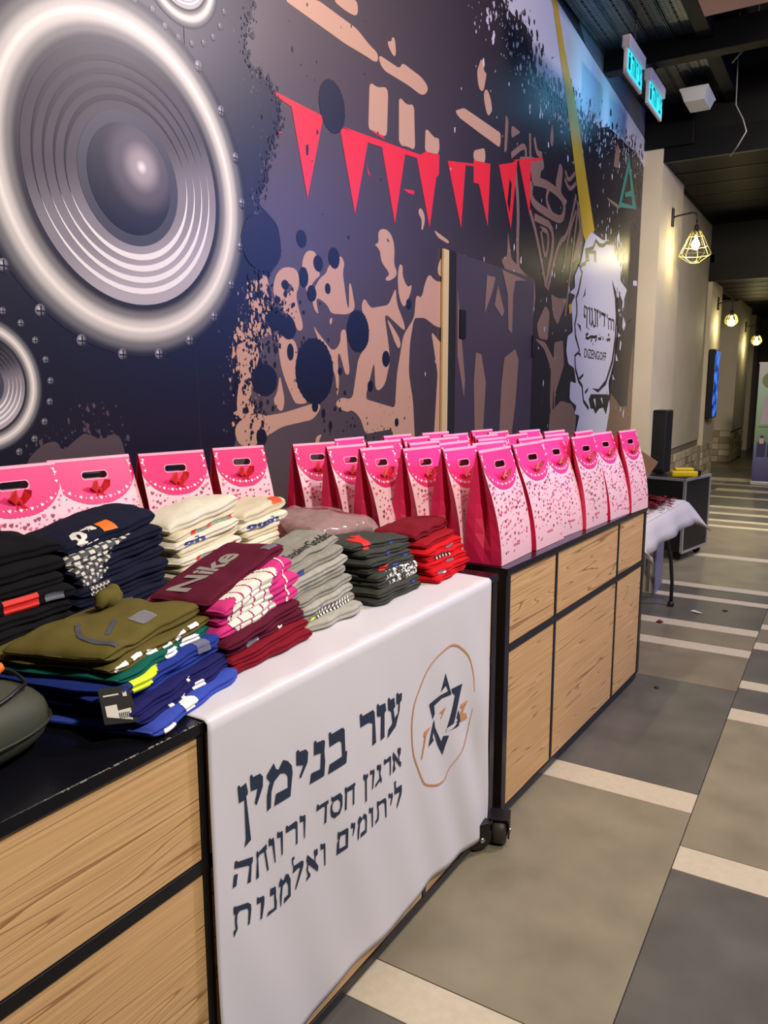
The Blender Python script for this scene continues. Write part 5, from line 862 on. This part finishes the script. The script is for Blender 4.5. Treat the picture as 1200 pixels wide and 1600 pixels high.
# maroon and pink pile
MAR = fab('maroon', (92,20,44)); WINE = fab('wine_red', (128,18,36)); PINK = fab('hot_pink', (214,56,132)); 
def pinkprint(sd_):
    def f(g, o, t):
        q = PI*t/2
        def ins(u, w_):
            if u < .03+.05*math.sin(w_*9+sd_) or u > .62+.06*math.sin(w_*7+sd_): return abs(u-.78-w_*.1) < .012 and w_ > .2
            ph = (u*7.0+.9*(w_-.5)**2*2.2+sd_*.3) % 1
            return ph > .13
        g.cells('big_letter_print', WHP, o, ins, q*.18, q*1.0+.034, -.80, .95, 14, 120)
    return f
def mtop(g, o, t):
    q = PI*t/2; g.text('chest_lettering', 'Nike', mat('print_grey', (150,140,134), .7), o, q+.062, q+.118, -.85, .45, bold=.03)
    g.cells('size_sticker', TAGM, o, lambda u, w_: True, q+.01, q+.035, .62, .86, 4, 6, .002)
def swoosh(v0, v1, m=WHP):
    def f(g, o, t): q = PI*t/2; g.cells('small_swoosh_print', m, o, lambda u, w_: abs(w_-.5-.6*(u-.5)**2) < .22*(1-u)+.05, q*.2, q*.9, v0, v1, 14, 16); st(-.55, -.2)(g, o, t)
    return f
cm = {'cl': 1}
pile(-1.175, 1.262, -4, .21, .285, .185, .17, [
    ('folded_sweatshirt', 'wine red sweatshirt at the very bottom of the maroon and pink pile', WINE, None, cm), ('folded_sweatshirt', 'wine red sweatshirt, second from the bottom of the maroon and pink pile', WINE, None, cm),
    ('folded_sweatshirt', 'maroon sweatshirt with a small white mark, under the pink ones', MAR, swoosh(.30, .42), cm), ('folded_sweatshirt', 'plain maroon sweatshirt directly under the pink ones', MAR, None, cm),
    ('folded_sweatshirt', 'lowest of three pink sweatshirts with white letters', PINK, pinkprint(0), {'cl': 1, 't': 1.3}), ('folded_sweatshirt', 'middle of three pink sweatshirts with white letters', PINK, pinkprint(1.7), {'cl': 1, 't': 1.35}),
    ('folded_sweatshirt', 'topmost of three pink sweatshirts with white letters', PINK, pinkprint(3.1), {'cl': 1, 't': 1.35}), ('folded_sweatshirt', 'maroon sweatshirt with grey lettering on top of the pink ones', MAR, mtop, {'cl': 1, 'wr': .008, 'w': 1.03, 'dx': -.012})], 'clothes of the maroon and pink pile', 11)
# grey pile
GRY = fab('heather_grey', (150,148,138), .5, .12); GR2 = fab('pale_grey', (172,170,160), .5, .12); BLU = mat('print_blue', (52,72,150), .6)
def gtop(g, o, t):
    q = PI*t/2; g.text('chest_lettering', 'SneakerGoddes', mat('print_black', (28,28,28), .7), o, q*.95+.012, q+.046, -.62, .88, bold=.005)
def bl(v0, v1, m=BLU):
    def f(g, o, t): q = PI*t/2; g.cells('blue_tab', m, o, lambda u, w_: True, q*.35, q*.85, v0, v1, 4, 5, .002)
    return f
def zebra(g, o, t):
    q = PI*t/2; g.cells('zebra_print', mat('print_black', (28,28,28), .7), o, lambda u, w_: ((u*11+1.2*math.sin(w_*3)) % 1) < .52, q*.1, q*1.05, -.55, .75, 12, 110)
    g.cells('zebra_ground_print', WHP, o, lambda u, w_: ((u*11+1.2*math.sin(w_*3)) % 1) >= .52, q*.1, q*1.05, -.55, .75, 12, 110)
    g.cells('neon_line_print', mat('print_neon', (196,220,60), .6), o, lambda u, w_: abs(w_-.2-u*.6) < .1, q*.05, q*.9, -.95, -.55, 12, 20)
pile(-1.20, 1.54, 0, .205, .235, .18, .13, [
    ('folded_sweatshirt', 'pale grey sweatshirt at the bottom of the grey pile', GR2, None, cm), ('folded_sweatshirt', 'grey sweatshirt with black and white zebra lettering low in the grey pile', GRY, zebra, cm), ('folded_sweatshirt', 'grey sweatshirt lying on the zebra lettered one', GR2, bl(-.4, -.25, TAGM), cm),
    ('folded_sweatshirt', 'grey sweatshirt in the middle of the grey pile', GRY, None, cm), ('folded_sweatshirt', 'grey sweatshirt with a pale sticker, third under the lettered top one', GRY, bl(-.45, -.3, TAGM), cm), ('folded_sweatshirt', 'paler grey sweatshirt, second under the lettered top one', GR2, None, cm),
    ('folded_sweatshirt', 'grey sweatshirt with a small blue tab, right under the lettered top one', GRY, bl(-.55, -.38), cm), ('folded_sweatshirt', 'grey sweatshirt with black lettering on top of the grey pile', GRY, gtop, {'cl': 1, 'wr': .007, 'dx': -.01})], 'clothes of the grey pile', 23)
# charcoal pile
CHA = fab('charcoal', (66,68,62), .5, .10); REDP = mat('print_bright_red', (224,36,24), .6)
def redcorner(v0, v1, a1=.05):
    def f(g, o, t):
        q = PI*t/2; g.cells('red_panel_print', REDP, o, lambda u, w_: u < .25+.75*w_**1.5 and u > .0 and not (u < .5 and w_ > .75), q*.1, q+a1, v0, v1, 20, 26); bl(v1+.1, v1+.28)(g, o, t)
    return f
def vegas(g, o, t):
    q = PI*t/2; g.text('las_vegas_lettering', 'LAS VEGAS', mat('print_pure_white', (240,240,236), .6), o, q*.25, q*1.0+.006, -.45, .92, bold=.05)
def vegas2(g, o, t):
    q = PI*t/2; g.text('las_vegas_lettering', 'LAS VEGAS', mat('print_pure_white', (240,240,236), .6), o, q*.25, q*1.0+.008, -.6, .85, bold=.05, shear=.3)
pile(-1.175, 1.838, 0, .21, .26, .158, -.05, [
    ('folded_sweatshirt', 'charcoal sweatshirt at the bottom of the charcoal pile', CHA, None, cm), ('folded_sweatshirt', 'charcoal sweatshirt with a dark red corner, second from the bottom', CHA, bl(.55, .7), cm), ('folded_sweatshirt', 'charcoal sweatshirt, lower of two with white city lettering', CHA, vegas, cm),
    ('folded_sweatshirt', 'charcoal sweatshirt, upper of two with white city lettering', CHA, vegas2, cm), ('folded_sweatshirt', 'charcoal sweatshirt with a small red corner in mid pile', CHA, redcorner(-.6, -.1, .01), cm), ('folded_sweatshirt', 'charcoal sweatshirt with a blue tab near the top of the charcoal pile', CHA, bl(.5, .68), cm),
    ('folded_sweatshirt', 'charcoal sweatshirt with a blue sticker just under the top one', CHA, bl(-.3, -.1), cm), ('folded_sweatshirt', 'charcoal sweatshirt with a bright red panel on top of the pile', CHA, redcorner(-.75, .1, .09), {'cl': 1, 'wr': .006})], 'clothes of the charcoal pile', 31)
# red pile
RDC = fab('bright_red', (208,18,30)); DRD = fab('dark_red', (122,16,34))
def redmix(g, o, t):
    q = PI*t/2; g.cells('black_print', mat('print_black', (28,28,28), .7), o, lambda u, w_: (u*5) % 1 < .35, q*.2, q*1.0, -.7, .1, 8, 50); g.cells('white_print', WHP, o, lambda u, w_: (u*5+.5) % 1 < .3 and w_ < .7, q*.2, q*1.0, -.7, .1, 8, 50)
pile(-1.15, 2.125, 0, .20, .25, .150, .02, [
    ('folded_sweatshirt', 'bright red sweatshirt at the bottom of the red pile', RDC, None, cm), ('folded_sweatshirt', 'bright red sweatshirt, second from the bottom of the red pile', RDC, st(-.8, -.5), cm), ('folded_sweatshirt', 'bright red sweatshirt with a grey sticker in the red pile', RDC, st(-.1, .2), cm),
    ('folded_sweatshirt', 'bright red sweatshirt with black and white print', RDC, redmix, cm), ('folded_sweatshirt', 'bright red sweatshirt under the dark red ones', RDC, st(.0, .5), cm), ('folded_sweatshirt', 'dark red sweatshirt, second from the top of the red pile', fab('mid_red', (156,16,32)), None, cm),
    ('folded_sweatshirt', 'dark red sweatshirt lying loosely on top of the red pile', DRD, None, {'cl': 1, 't': 1.5, 'wr': .012, 'dx': -.03, 'crown': .012})], 'clothes of the red pile', 41)
# olive, green and blue pile
OLV = fab('olive', (98,88,40)); TEA = fab('teal_green', (10,92,80)); RYL = fab('royal_blue', (36,56,140)); NVY = fab('deep_navy', (30,30,92)); BRT = fab('bright_blue', (58,78,176))
NEO = mat('print_neon_yellow', (214,240,20), .6); PW = mat('print_pure_white', (240,240,236), .6)
def wpatch(*rs):
    def f(g, o, t):
        q = PI*t/2
        for (v0, v1, f0, f1) in rs: g.cells('white_print', PW, o, lambda u, w_: (u-.5)**2+(w_-.5)**2*.8 < .25, q*f0, q*f1, v0, v1, 10, 16)
    return f
def neon(g, o, t):
    q = PI*t/2; g.cells('neon_yellow_print', NEO, o, lambda u, w_: u < .12+.88*w_, q*.0, q+.03, -.85, -.05, 18, 30)
    g.cells('size_sticker', TAGM, o, lambda u, w_: True, q*.5, q+.02, .45, .66, 4, 6, .002)
def oliv(g, o, t):
    q = PI*t/2; g.cells('grey_stripe_print', mat('print_slate', (70,72,80), .7), o, lambda u, w_: abs(u-.22-.5*w_**2) < .055, q+.0, q+.12, -1.0, -.1, 60, 60)
    g.cells('size_sticker', TAGM, o, lambda u, w_: True, q+.015, q+.05, -.05, .2, 4, 6, .002); g.cells('dark_mark_print', mat('print_slate', (70,72,80), .7), o, lambda u, w_: abs(w_-u*.7) < .14, q+.04, q+.075, -.42, -.12, 20, 30)
    MB().tube([(g.at(q+.13, .1+k*.09)[0]-.02*k*.3, g.at(q+.13, .1+k*.09)[1], g.at(q+.13, .1+k*.09)[2]+.010+.012*math.sin(k*1.3)) for k in range(8)], [.008, .016, .022, .024, .020, .022, .015, .006], 12).build('crumpled_hood', OLV, o, True)
def scrib(g, o, t):
    q = PI*t/2; g.cells('white_script_print', PW, o, lambda u, w_: abs(w_-.5-.35*math.sin(u*9)) < .2 and (u*6) % 1 < .7, q*.3, q+.006, -.95, .75, 14, 90)
pile(-1.18, .953, -14, .28, .315, .148, .0, [
    ('folded_sweatshirt', 'bright blue sweatshirt at the bottom of the olive and blue pile', BRT, wpatch((-.86, -.6, .2, .8), (-.35, -.1, .6, 1.5)), {'t': 1.3, 'dx': .014}), ('folded_sweatshirt', 'navy sweatshirt with white specks above the bright blue one', NVY, wpatch((.02, .22, .2, 1.0), (-.5, -.42, .3, .8), (-.25, -.18, .3, .9)), {}),
    ('folded_sweatshirt', 'navy sweatshirt with a white dot and a sticker in the blue pile', NVY, wpatch((.05, .10, .3, .9)), {}), ('folded_sweatshirt', 'plain royal blue sweatshirt in the middle of the blue pile', RYL, None, {}), ('folded_sweatshirt', 'royal blue sweatshirt with a neon yellow corner', RYL, neon, {'t': 1.2}),
    ('folded_sweatshirt', 'teal green sweatshirt with white print under the olive ones', TEA, wpatch((-.2, .1, .3, 1.1), (.25, .62, .3, 1.1)), {}), ('folded_sweatshirt', 'olive sweatshirt with white lettering, second from the top', OLV, scrib, {}),
    ('folded_hoodie', 'olive green hoodie with a crumpled hood on top of the pile', OLV, oliv, {'t': 1.5, 'wr': .013, 'crown': .012, 'w': 1.02, 'dx': -.015})], 'clothes of the olive and blue pile', 53)
# navy pile
NV2 = fab('dark_navy', (22,26,48)); DOT = mat('print_dotted_white', (214,212,204), .7)
def dots(v0, v1, f1=.03):
    def f(g, o, t):
        q = PI*t/2; g.cells('grey_print', mat('print_dark_grey', (70,70,72), .7), o, lambda u, w_: u < .3+.7*w_, q*.15, q+f1, v0, v1, 16, 60, .0012)
        g.cells('dotted_print', DOT, o, lambda u, w_: u < .3+.7*w_ and (u*11) % 1 < .6 and (w_*3+int(u*11)*.5) % 1 < .55, q*.15, q+f1, v0, v1, 16, 60, .0020)
    return f
def ntop(g, o, t):
    q = PI*t/2; g.text('white_lettering', 'on', WHP, o, q*.6, q+.035, -.78, -.28, bold=.06, shear=.4); g.cells('orange_label', mat('print_orange', (240,120,30), .6), o, lambda u, w_: True, q*.9, q+.03, -.22, .02, 6, 8)
SL[0] = .06
pile(-1.655, 1.265, -3, .27, .30, .248, .10, [('folded_sweatshirt', 'dark navy sweatshirt, %s in the navy pile' % l, NV2, d_, o_) for l, d_, o_ in (
    ('at the bottom', None, {}), ('second from the bottom', None, {}), ('third from the bottom', st(-.3, -.0), {}), ('fourth from the bottom', None, {}), ('with a narrow dotted corner', dots(-.8, -.35, .0), {}), ('with a dotted triangle, lower one', dots(-.95, -.1), {}),
    ('with a dotted triangle, middle one', dots(-.98, .1), {}), ('with dotted lettering under the top one', dots(-.98, .55, .02), {}), ('with white letters and an orange label, on top', ntop, {'t': 1.3, 'wr': .008, 'crown': .01}))], 'clothes of the navy pile', 61)
# black pile
BLK = fab('black', (14,14,17))
def redpatch(g, o, t): q = PI*t/2; g.cells('red_print', REDP, o, lambda u, w_: True, q*.2, q*1.0, -.2, .35, 8, 14); g.cells('size_sticker', TAGM, o, lambda u, w_: True, q*.5, q*.8, .45, .75, 4, 6, .002)
pile(-1.645, .955, -2, .30, .30, .24, .02, [('folded_sweatshirt', 'black sweatshirt, %s in the black pile' % l, BLK, d_, o_) for l, d_, o_ in (
    ('at the bottom', None, {}), ('second from the bottom', st(.5, .8), {}), ('third from the bottom, with faint grey marks', None, {}), ('fourth from the bottom', None, {}), ('with a bright red patch', redpatch, {'t': 1.3}), ('third from the top', None, {}), ('second from the top', None, {'t': 1.2}), ('crumpled on top', None, {'t': 1.4, 'wr': .013, 'crown': .012, 'dx': -.02}))], 'clothes of the black pile', 71)
# cream piles
CRM = fab('cream', (222,212,184), .35, .04); CR2 = fab('pale_cream', (232,226,206), .35, .04); MNT = fab('mint', (176,206,182)); MBL = mat('print_mid_blue', (40,92,176), .6)
def tx(body, m, v0, v1, f0=.3, f1=1.0, sh=0):
    def f(g, o, t): q = PI*t/2; g.text('lettering', body, m, o, q*f0, q*f1, v0, v1, bold=.04, shear=sh)
    return f
def teal_line(g, o, t):
    q = PI*t/2; g.cells('teal_line_print', mat('print_sea', (120,160,150), .7), o, lambda u, w_: (u*26) % 1 < .6, q*.5, q*.8, -.4, .7, 5, 120); g.cells('red_dot_print', REDP, o, lambda u, w_: abs(u-.08) < .06 or abs(u-.45) < .05 or abs(u-.96) < .04, q*.5, q*.85, -.55, .75, 5, 60)
def blackred(g, o, t):
    q = PI*t/2; g.cells('black_print', mat('print_black', (28,28,28), .7), o, lambda u, w_: (u*5+w_*.4) % 1 < .75, q*.05, q*1.05, -1, -.15, 10, 60); g.cells('red_print', REDP, o, lambda u, w_: w_ > .25 or u > .6, q*.1, q*1.05, -.12, .4, 10, 20)
pile(-1.63, 1.585, -2, .21, .27, .240, .10, [('folded_tshirt', 'cream T-shirt, %s in the left cream pile' % l, m_, d_, o_) for l, m_, d_, o_ in (
    ('at the bottom', CRM, None, {}), ('with black and red print', CR2, blackred, {}), ('third from the bottom', CRM, None, {}), ('fourth from the bottom', CR2, None, {}), ('fifth from the bottom', CRM, None, {}), ('with a row of small teal and red letters', CR2, teal_line, {}),
    ('seventh from the bottom', CRM, None, {}), ('with violet letters', CR2, tx('ph', BLU, -.7, -.1), {}), ('with a pale teal print, second from the top', CRM, teal_line, {}), ('on top', CR2, None, {'t': 1.3, 'wr': .008, 'crown': .012}))], 'clothes of the left cream pile', 83)
pile(-1.63, 1.86, -2, .21, .235, .215, .06, [('folded_tshirt', '%s in the right cream pile' % l, m_, d_, o_) for l, m_, d_, o_ in (
    ('cream T-shirt at the bottom', CRM, None, {}), ('pale mint T-shirt second from the bottom', MNT, None, {}), ('cream T-shirt with blue block print', CR2, tx('KENO', MBL, -.2, .8), {}), ('cream T-shirt with a black check mark', CRM, swoosh(-.3, .1, mat('print_black', (28,28,28), .7)), {}), ('plain cream T-shirt in the middle', CR2, None, {}),
    ('plain cream T-shirt under the violet lettered one', CRM, None, {}), ('cream T-shirt with violet letters', CR2, tx('push', BLU, -.75, .5), {}), ('cream T-shirt with an orange corner on top', CRM, lambda g, o, t: g.cells('orange_print', mat('print_orange_red', (236,84,40), .6), o, lambda u, w_: u > w_*.5, PI*t/2*.9, PI*t/2+.04, .35, .8, 8, 12), {'t': 1.2, 'wr': .007}))], 'clothes of the right cream pile', 97)
# plastic wrapped pile
g = Garment(.30, .27, .075, 0, 0, 0, 5.5, .012, True, .02); root = g.build('wrapped_clothes', mat('maroon_print_cloth', (112,44,46), .8, var=.6, vscale=45)); tag(root, 'maroon patterned clothes in a clear plastic bag behind the charcoal pile', 'clothing')
root.location = (-1.50, 2.03, .99); root.rotation_euler = (0, .03, -.2)
pl_ = mat('clear_film', (255,240,240), .12, alpha=.22)
g2 = Garment(.315, .29, .088, 0, 0, 0, 9.5, .016, True, .02); q_ = g2.build('plastic_film', pl_, root); q_.location = (0, 0, -.004)
g = Garment(.28, .25, .085, 0, 0, 0, 6.5, .006, True, .0); root = g.build('dark_folded_clothes', fab('dark_brown', (44,34,36))); tag(root, 'dark brown folded clothes under the plastic wrapped ones', 'clothing'); root.location = (-1.50, 2.03, .902); root.rotation_euler = (0, 0, -.2)

# swing tags and pouch at the near end
def flat(name, pts, m, th=.0012): 
    n = len(pts); a, b, c = Vector(pts[0]), Vector(pts[1]), Vector(pts[2]); nn = (b-a).cross(c-a).normalized()*th
    return mesh(name, [Vector(p)-nn for p in pts]+[Vector(p)+nn for p in pts], [tuple(range(n))[::-1], tuple(range(n, 2*n))]+[(i, (i+1) % n, n+(i+1) % n, n+i) for i in range(n)], m)
t = flat('swing_tag', [(-1.045, .800, .995), (-1.018, .842, .993), (-.992, .838, .935), (-1.022, .792, .940)], mat('tag_black', (18,17,18), .4)); tag(t, 'black and white swing tag hanging from the blue clothes', 'tag')
def onq(o_, pts, m, nm, k):
    A, B_, D = Vector((-1.045, .800, .995)), Vector((-1.018, .842, .993)), Vector((-1.022, .792, .940)); nn = (D-A).cross(B_-A).normalized()*.0018*k
    q = flat(nm, [A+(B_-A)*u+(D-A)*v+nn for u, v in pts], m, .0003); q.parent = o_; return q
onq(t, [(.12, .5), (.5, .48), (.5, .66), (.92, .62), (.92, .96), (.12, .8)], PAPER, 'tag_label', 1); onq(t, [(.12, .2), (.62, .18), (.62, .22), (.12, .24)], PAPER, 'tag_print_line', 1); onq(t, [(.75, .14), (.88, .14), (.88, .28), (.75, .28)], PAPER, 'tag_mark', 1)
for i in range(6): onq(t, [(.52+i*.06, .72), (.545+i*.06, .72), (.545+i*.06, .88), (.52+i*.06, .87)], mat('tag_black', (18,17,18), .4), 'barcode_bar', 1.4)
t = flat('paper_tag', [(-1.19, .655, 1.035), (-1.165, .70, .965), (-1.155, .685, .93), (-1.20, .625, .935), (-1.215, .61, 1.0)], PAPER); tag(t, 'grey paper tag standing at the left picture edge', 'tag')
def pouch():
    vs = []; fs = []; nu, nv = 28, 18
    for i in range(nu):
        for j in range(nv+1):
            th = 2*PI*i/nu; ph = -PI/2+PI*j/nv; cp = abs(math.cos(ph))**.55
            x = .125*math.copysign(abs(math.cos(th))**.7, math.cos(th))*cp; y = .17*math.copysign(abs(math.sin(th))**.7, math.sin(th))*cp; z = .055+.055*math.copysign(abs(math.sin(ph))**.8, math.sin(ph))
            x += .006*noise.noise(Vector((x*12, y*12, z*12))); z += .010*noise.noise(Vector((x*14, y*9, 3)))*(z/.11)+.012*(z/.11)*math.cos(y*9)
            vs.append((x, y, max(.001, z)))
    for i in range(nu):
        for j in range(nv): fs.append((i*(nv+1)+j, ((i+1) % nu)*(nv+1)+j, ((i+1) % nu)*(nv+1)+j+1, i*(nv+1)+j+1))
    t = mesh('waist_pouch', vs, fs, mat('olive_nylon', (62,66,50), .6, bump=.4, bscale=600), None, True)
    def srf(a, k): return (.127*math.copysign(abs(math.cos(a))**.7, math.cos(a))*k, .172*math.copysign(abs(math.sin(a))**.7, math.sin(a))*k)
    MB().tube([(*srf(a/20*PI-PI/2, 1.0), .052) for a in range(21)], .0028, 6).build('seam_piping', mat('pouch_piping', (40,44,34), .6), t, True)
    MB().tube([(*srf(a/20*PI-PI/2+.2, .80), .115+.004*math.cos(a)) for a in range(21)], .0035, 6).build('zip', mat('zip_black', (22,22,20), .4), t, True)
    return t
t = pouch(); tag(t, 'olive nylon waist pouch lying on the counter at the left edge', 'pouch'); t.location = (-1.185, .60, .901); t.rotation_euler = (0, 0, .1)
t = MB().lathe([(.002, -.03), (.02, -.024), (.028, 0), (.024, .018), (.014, .026), (.010, .045), (.006, .055)], (0, 0, 0), 'y', 14).build('orange_toy', mat('orange_rubber', (240,116,20), .5), smooth=True); tag(t, 'small orange rubbery item lying on the pouch at the left edge', 'trinket'); t.location = (-1.145, .640, 1.04); t.rotation_euler = (.3, 0, -.3)

# ---------------------------------------------------------------- folding table with white cloth
t = empty('folding_table', (-1.30, 4.75, 0), -.04); tag(t, 'folding table under a white cloth beyond the far counter', 'table')
MB().box(-.40, .40, -.62, .62, .70, .735, .006).build('tabletop', mat('white_laminate', (190,188,186), .5), t)
for sx in (-1, 1):
    for sy in (-1, 1):
        MB().tube([(sx*.34, sy*.30, .70), (sx*.34, sy*.40, .52), (sx*.34, sy*.55, .33), (sx*.34, sy*.62, .16), (sx*.34, sy*.62, .012)], .012, 8).lathe([(.02, 0), (.022, .004), (.022, .03), (.014, .035)], (sx*.34, sy*.62, 0), n=10).build('leg', mat('dark_grey_steel', (52,54,58), .4, .5), t, True)
clw = mat('white_table_cloth', (206,202,200), .75, bump=.2, bscale=300)
vs = []; fs = []; NX, NY = 26, 40
def tc(u, v):
    x, y = -.50+u*1.045, -.72+v*1.50; X, Y, Z = x, y, .742
    ox, oy = max(0, abs(x)-.405), max(0, abs(y)-.625)
    X = math.copysign(min(abs(x), .405)+.06*min(1, ox*6)*(ox > 0), x); Y = math.copysign(min(abs(y), .625)+.06*min(1, oy*6)*(oy > 0), y)
    Z -= math.hypot(ox, oy)*1.05
    if ox > 0: X += .018*math.sin(y*13+1)*min(1, ox*5)
    if oy > 0: Y += .018*math.sin(x*15)*min(1, oy*5)
    if ox > 0 and oy > 0: k = min(1, min(ox, oy)*7); X += .10*k; Y += .06*k
    return (X, Y, Z)
for i in range(NX+1):
    for j in range(NY+1): vs.append(tc(i/NX, j/NY))
fs = [(i*(NY+1)+j, (i+1)*(NY+1)+j, (i+1)*(NY+1)+j+1, i*(NY+1)+j+1) for i in range(NX) for j in range(NY)]
o = mesh('tablecloth', vs, fs, clw, None, True); o.location = (-1.30, 4.75, 0); o.rotation_euler = (0, 0, -.04); tag(o, 'white cloth draped over the folding table with a hanging corner', 'tablecloth')
sm_ = o.modifiers.new('thickness', 'SOLIDIFY'); sm_.thickness = .002
pm = MB(); r = random.Random(8)
for k in range(520):
    a = r.random()*6.28; R0 = abs(r.gauss(0, .55)); x, y = R0*.11*math.cos(a), R0*.26*math.sin(a); z = .006+max(0, .05*(1-R0))*r.random(); s = r.uniform(.012, .024); tl = [r.uniform(-.012, .012) for _ in range(4)]; b_ = r.random()*3
    pm.add([(x+s*math.cos(b_+q*PI/2), y+s*math.sin(b_+q*PI/2)*.8, z+.004+abs(tl[q])) for q in range(4)], [(0,1,2), (0,2,3)])
o = pm.build('rose_petals', mat('petal_crimson', (104,8,28), .6)); tag(o, 'heap of crimson petals on the white tablecloth', 'petals', kind='stuff'); o.location = (-1.02, 4.98, .744)
t = flat('fallen_petal', [(-.945, 4.93, .004), (-.915, 4.92, .010), (-.90, 4.95, .004), (-.93, 4.965, .012)], mat('petal_crimson', (104,8,28), .6)); tag(t, 'single red petal fallen on the floor tiles', 'petal')
t = flat('paper_scrap', [(-.80, 5.30, .002), (-.745, 5.26, .008), (-.72, 5.28, .003), (-.78, 5.33, .003)], PAPER); tag(t, 'small white curled paper scrap on the floor', 'litter')
t = MB().lathe([(.002, 0), (.016, .001), (.016, .006), (.004, .008)], (-.60, 5.42, 0), n=12).build('plastic_disc', BLACK, smooth=True); tag(t, 'small black cap lying on the dark floor tiles', 'litter')
t = MB().lathe([(.002, 0), (.011, .001), (.011, .006), (.004, .008)], (-.71, 3.82, 0), n=12).build('black_bead', BLACK, smooth=True); tag(t, 'tiny black bead on the floor by the far counter caster', 'litter')
# white storage box and black case
t = empty('storage_box', (-1.35, 5.75, 0), .05); tag(t, 'white and lilac grey storage box on the floor behind the table', 'box')
MB().box(-.24, .24, -.16, .16, 0, .36, .008).build('box_body', mat('box_cream', (186,180,160), .6), t)
MB().box(.235, .25, -.17, .17, 0, .37, .004).build('box_door', mat('box_lilac', (122,122,146), .5), t)
MB().box(.19, .21, -.166, -.16, .02, .34).build('box_hinge', mat('zinc', (190,190,190), .3, .9), t)
t = empty('road_case', (-1.42, 7.13, 0), -.22); tag(t, 'black wheeled road case with aluminium edges beyond the table', 'case')
MB().box(-.36, .36, -.27, .27, .08, .70, .006).build('case_body', mat('case_black', (16,16,18), .5), t)
AL = mat('brushed_aluminium', (196,196,200), .35, .7)
for b in ((.345, .368, -.278, -.255, .08, .70), (.345, .368, .255, .278, .08, .70), (-.368, .368, -.278, -.262, .69, .712), (.352, .37, -.278, .278, .69, .712), (.352, .37, -.278, .278, .07, .09), (-.368, -.345, -.278, -.255, .08, .70)): MB().box(*b, .002).build('edge_trim', AL, t)
for sx in (-1, 1):
    for sy in (-1, 1): MB().lathe([(.01, -.015), (.036, -.012), (.036, .012), (.01, .015)], (sx*.3, sy*.2, .037), 'y', 14).box(sx*.3-.03, sx*.3+.03, sy*.2-.022, sy*.2+.022, .06, .082).build('case_caster', BLACK, t)
t = empty('column_loudspeaker', (-1.42, 7.2, .713), -.1); tag(t, 'tall narrow black loudspeaker standing on the road case', 'loudspeaker')
MB().box(-.065, .065, -.09, .09, 0, .56, .012).build('cabinet', mat('case_black', (16,16,18), .5), t); MB().box(-.055, .055, -.096, -.088, .03, .53, .004).build('grille', mat('grille_black', (26,26,28), .6, bump=.8, bscale=400), t)
t = empty('hand_tool', (-1.16, 6.98, .713), .5); tag(t, 'yellow hand tool with black grip on the road case', 'tool')
MB().box(-.13, .09, -.045, .045, 0, .05, .012).box(-.10, .06, -.03, .03, .05, .075, .01).build('yellow_shell', mat('tool_yellow', (226,196,20), .4), t); MB().box(.06, .12, -.035, .035, .004, .062, .01).build('black_grip', BLACK, t)
KR = mat('cardboard_brown', (132,102,78), .8); t = empty('cardboard_box', (-1.42, 5.62, .36), .1); tag(t, 'open brown cardboard box with a raised flap behind the pink bags', 'box')
MB().box(-.2, .2, -.14, .14, 0, .005).box(-.2, .2, -.14, -.136, 0, .42).box(-.2, .2, .136, .14, 0, .42).box(-.2, -.196, -.14, .14, 0, .42).box(.196, .2, -.14, .14, 0, .42).build('box_walls', KR, t)
MB().add([(.0, -.14, .42), (.2, -.14, .42), (.30, -.10, .60), (.12, -.10, .72), (.0, -.136, .424), (.2, -.136, .424), (.30, -.096, .604), (.12, -.096, .724)], [(3,2,1,0), (4,5,6,7), (0,1,5,4), (1,2,6,5), (2,3,7,6), (3,0,4,7)]).build('box_flap', KR, t)
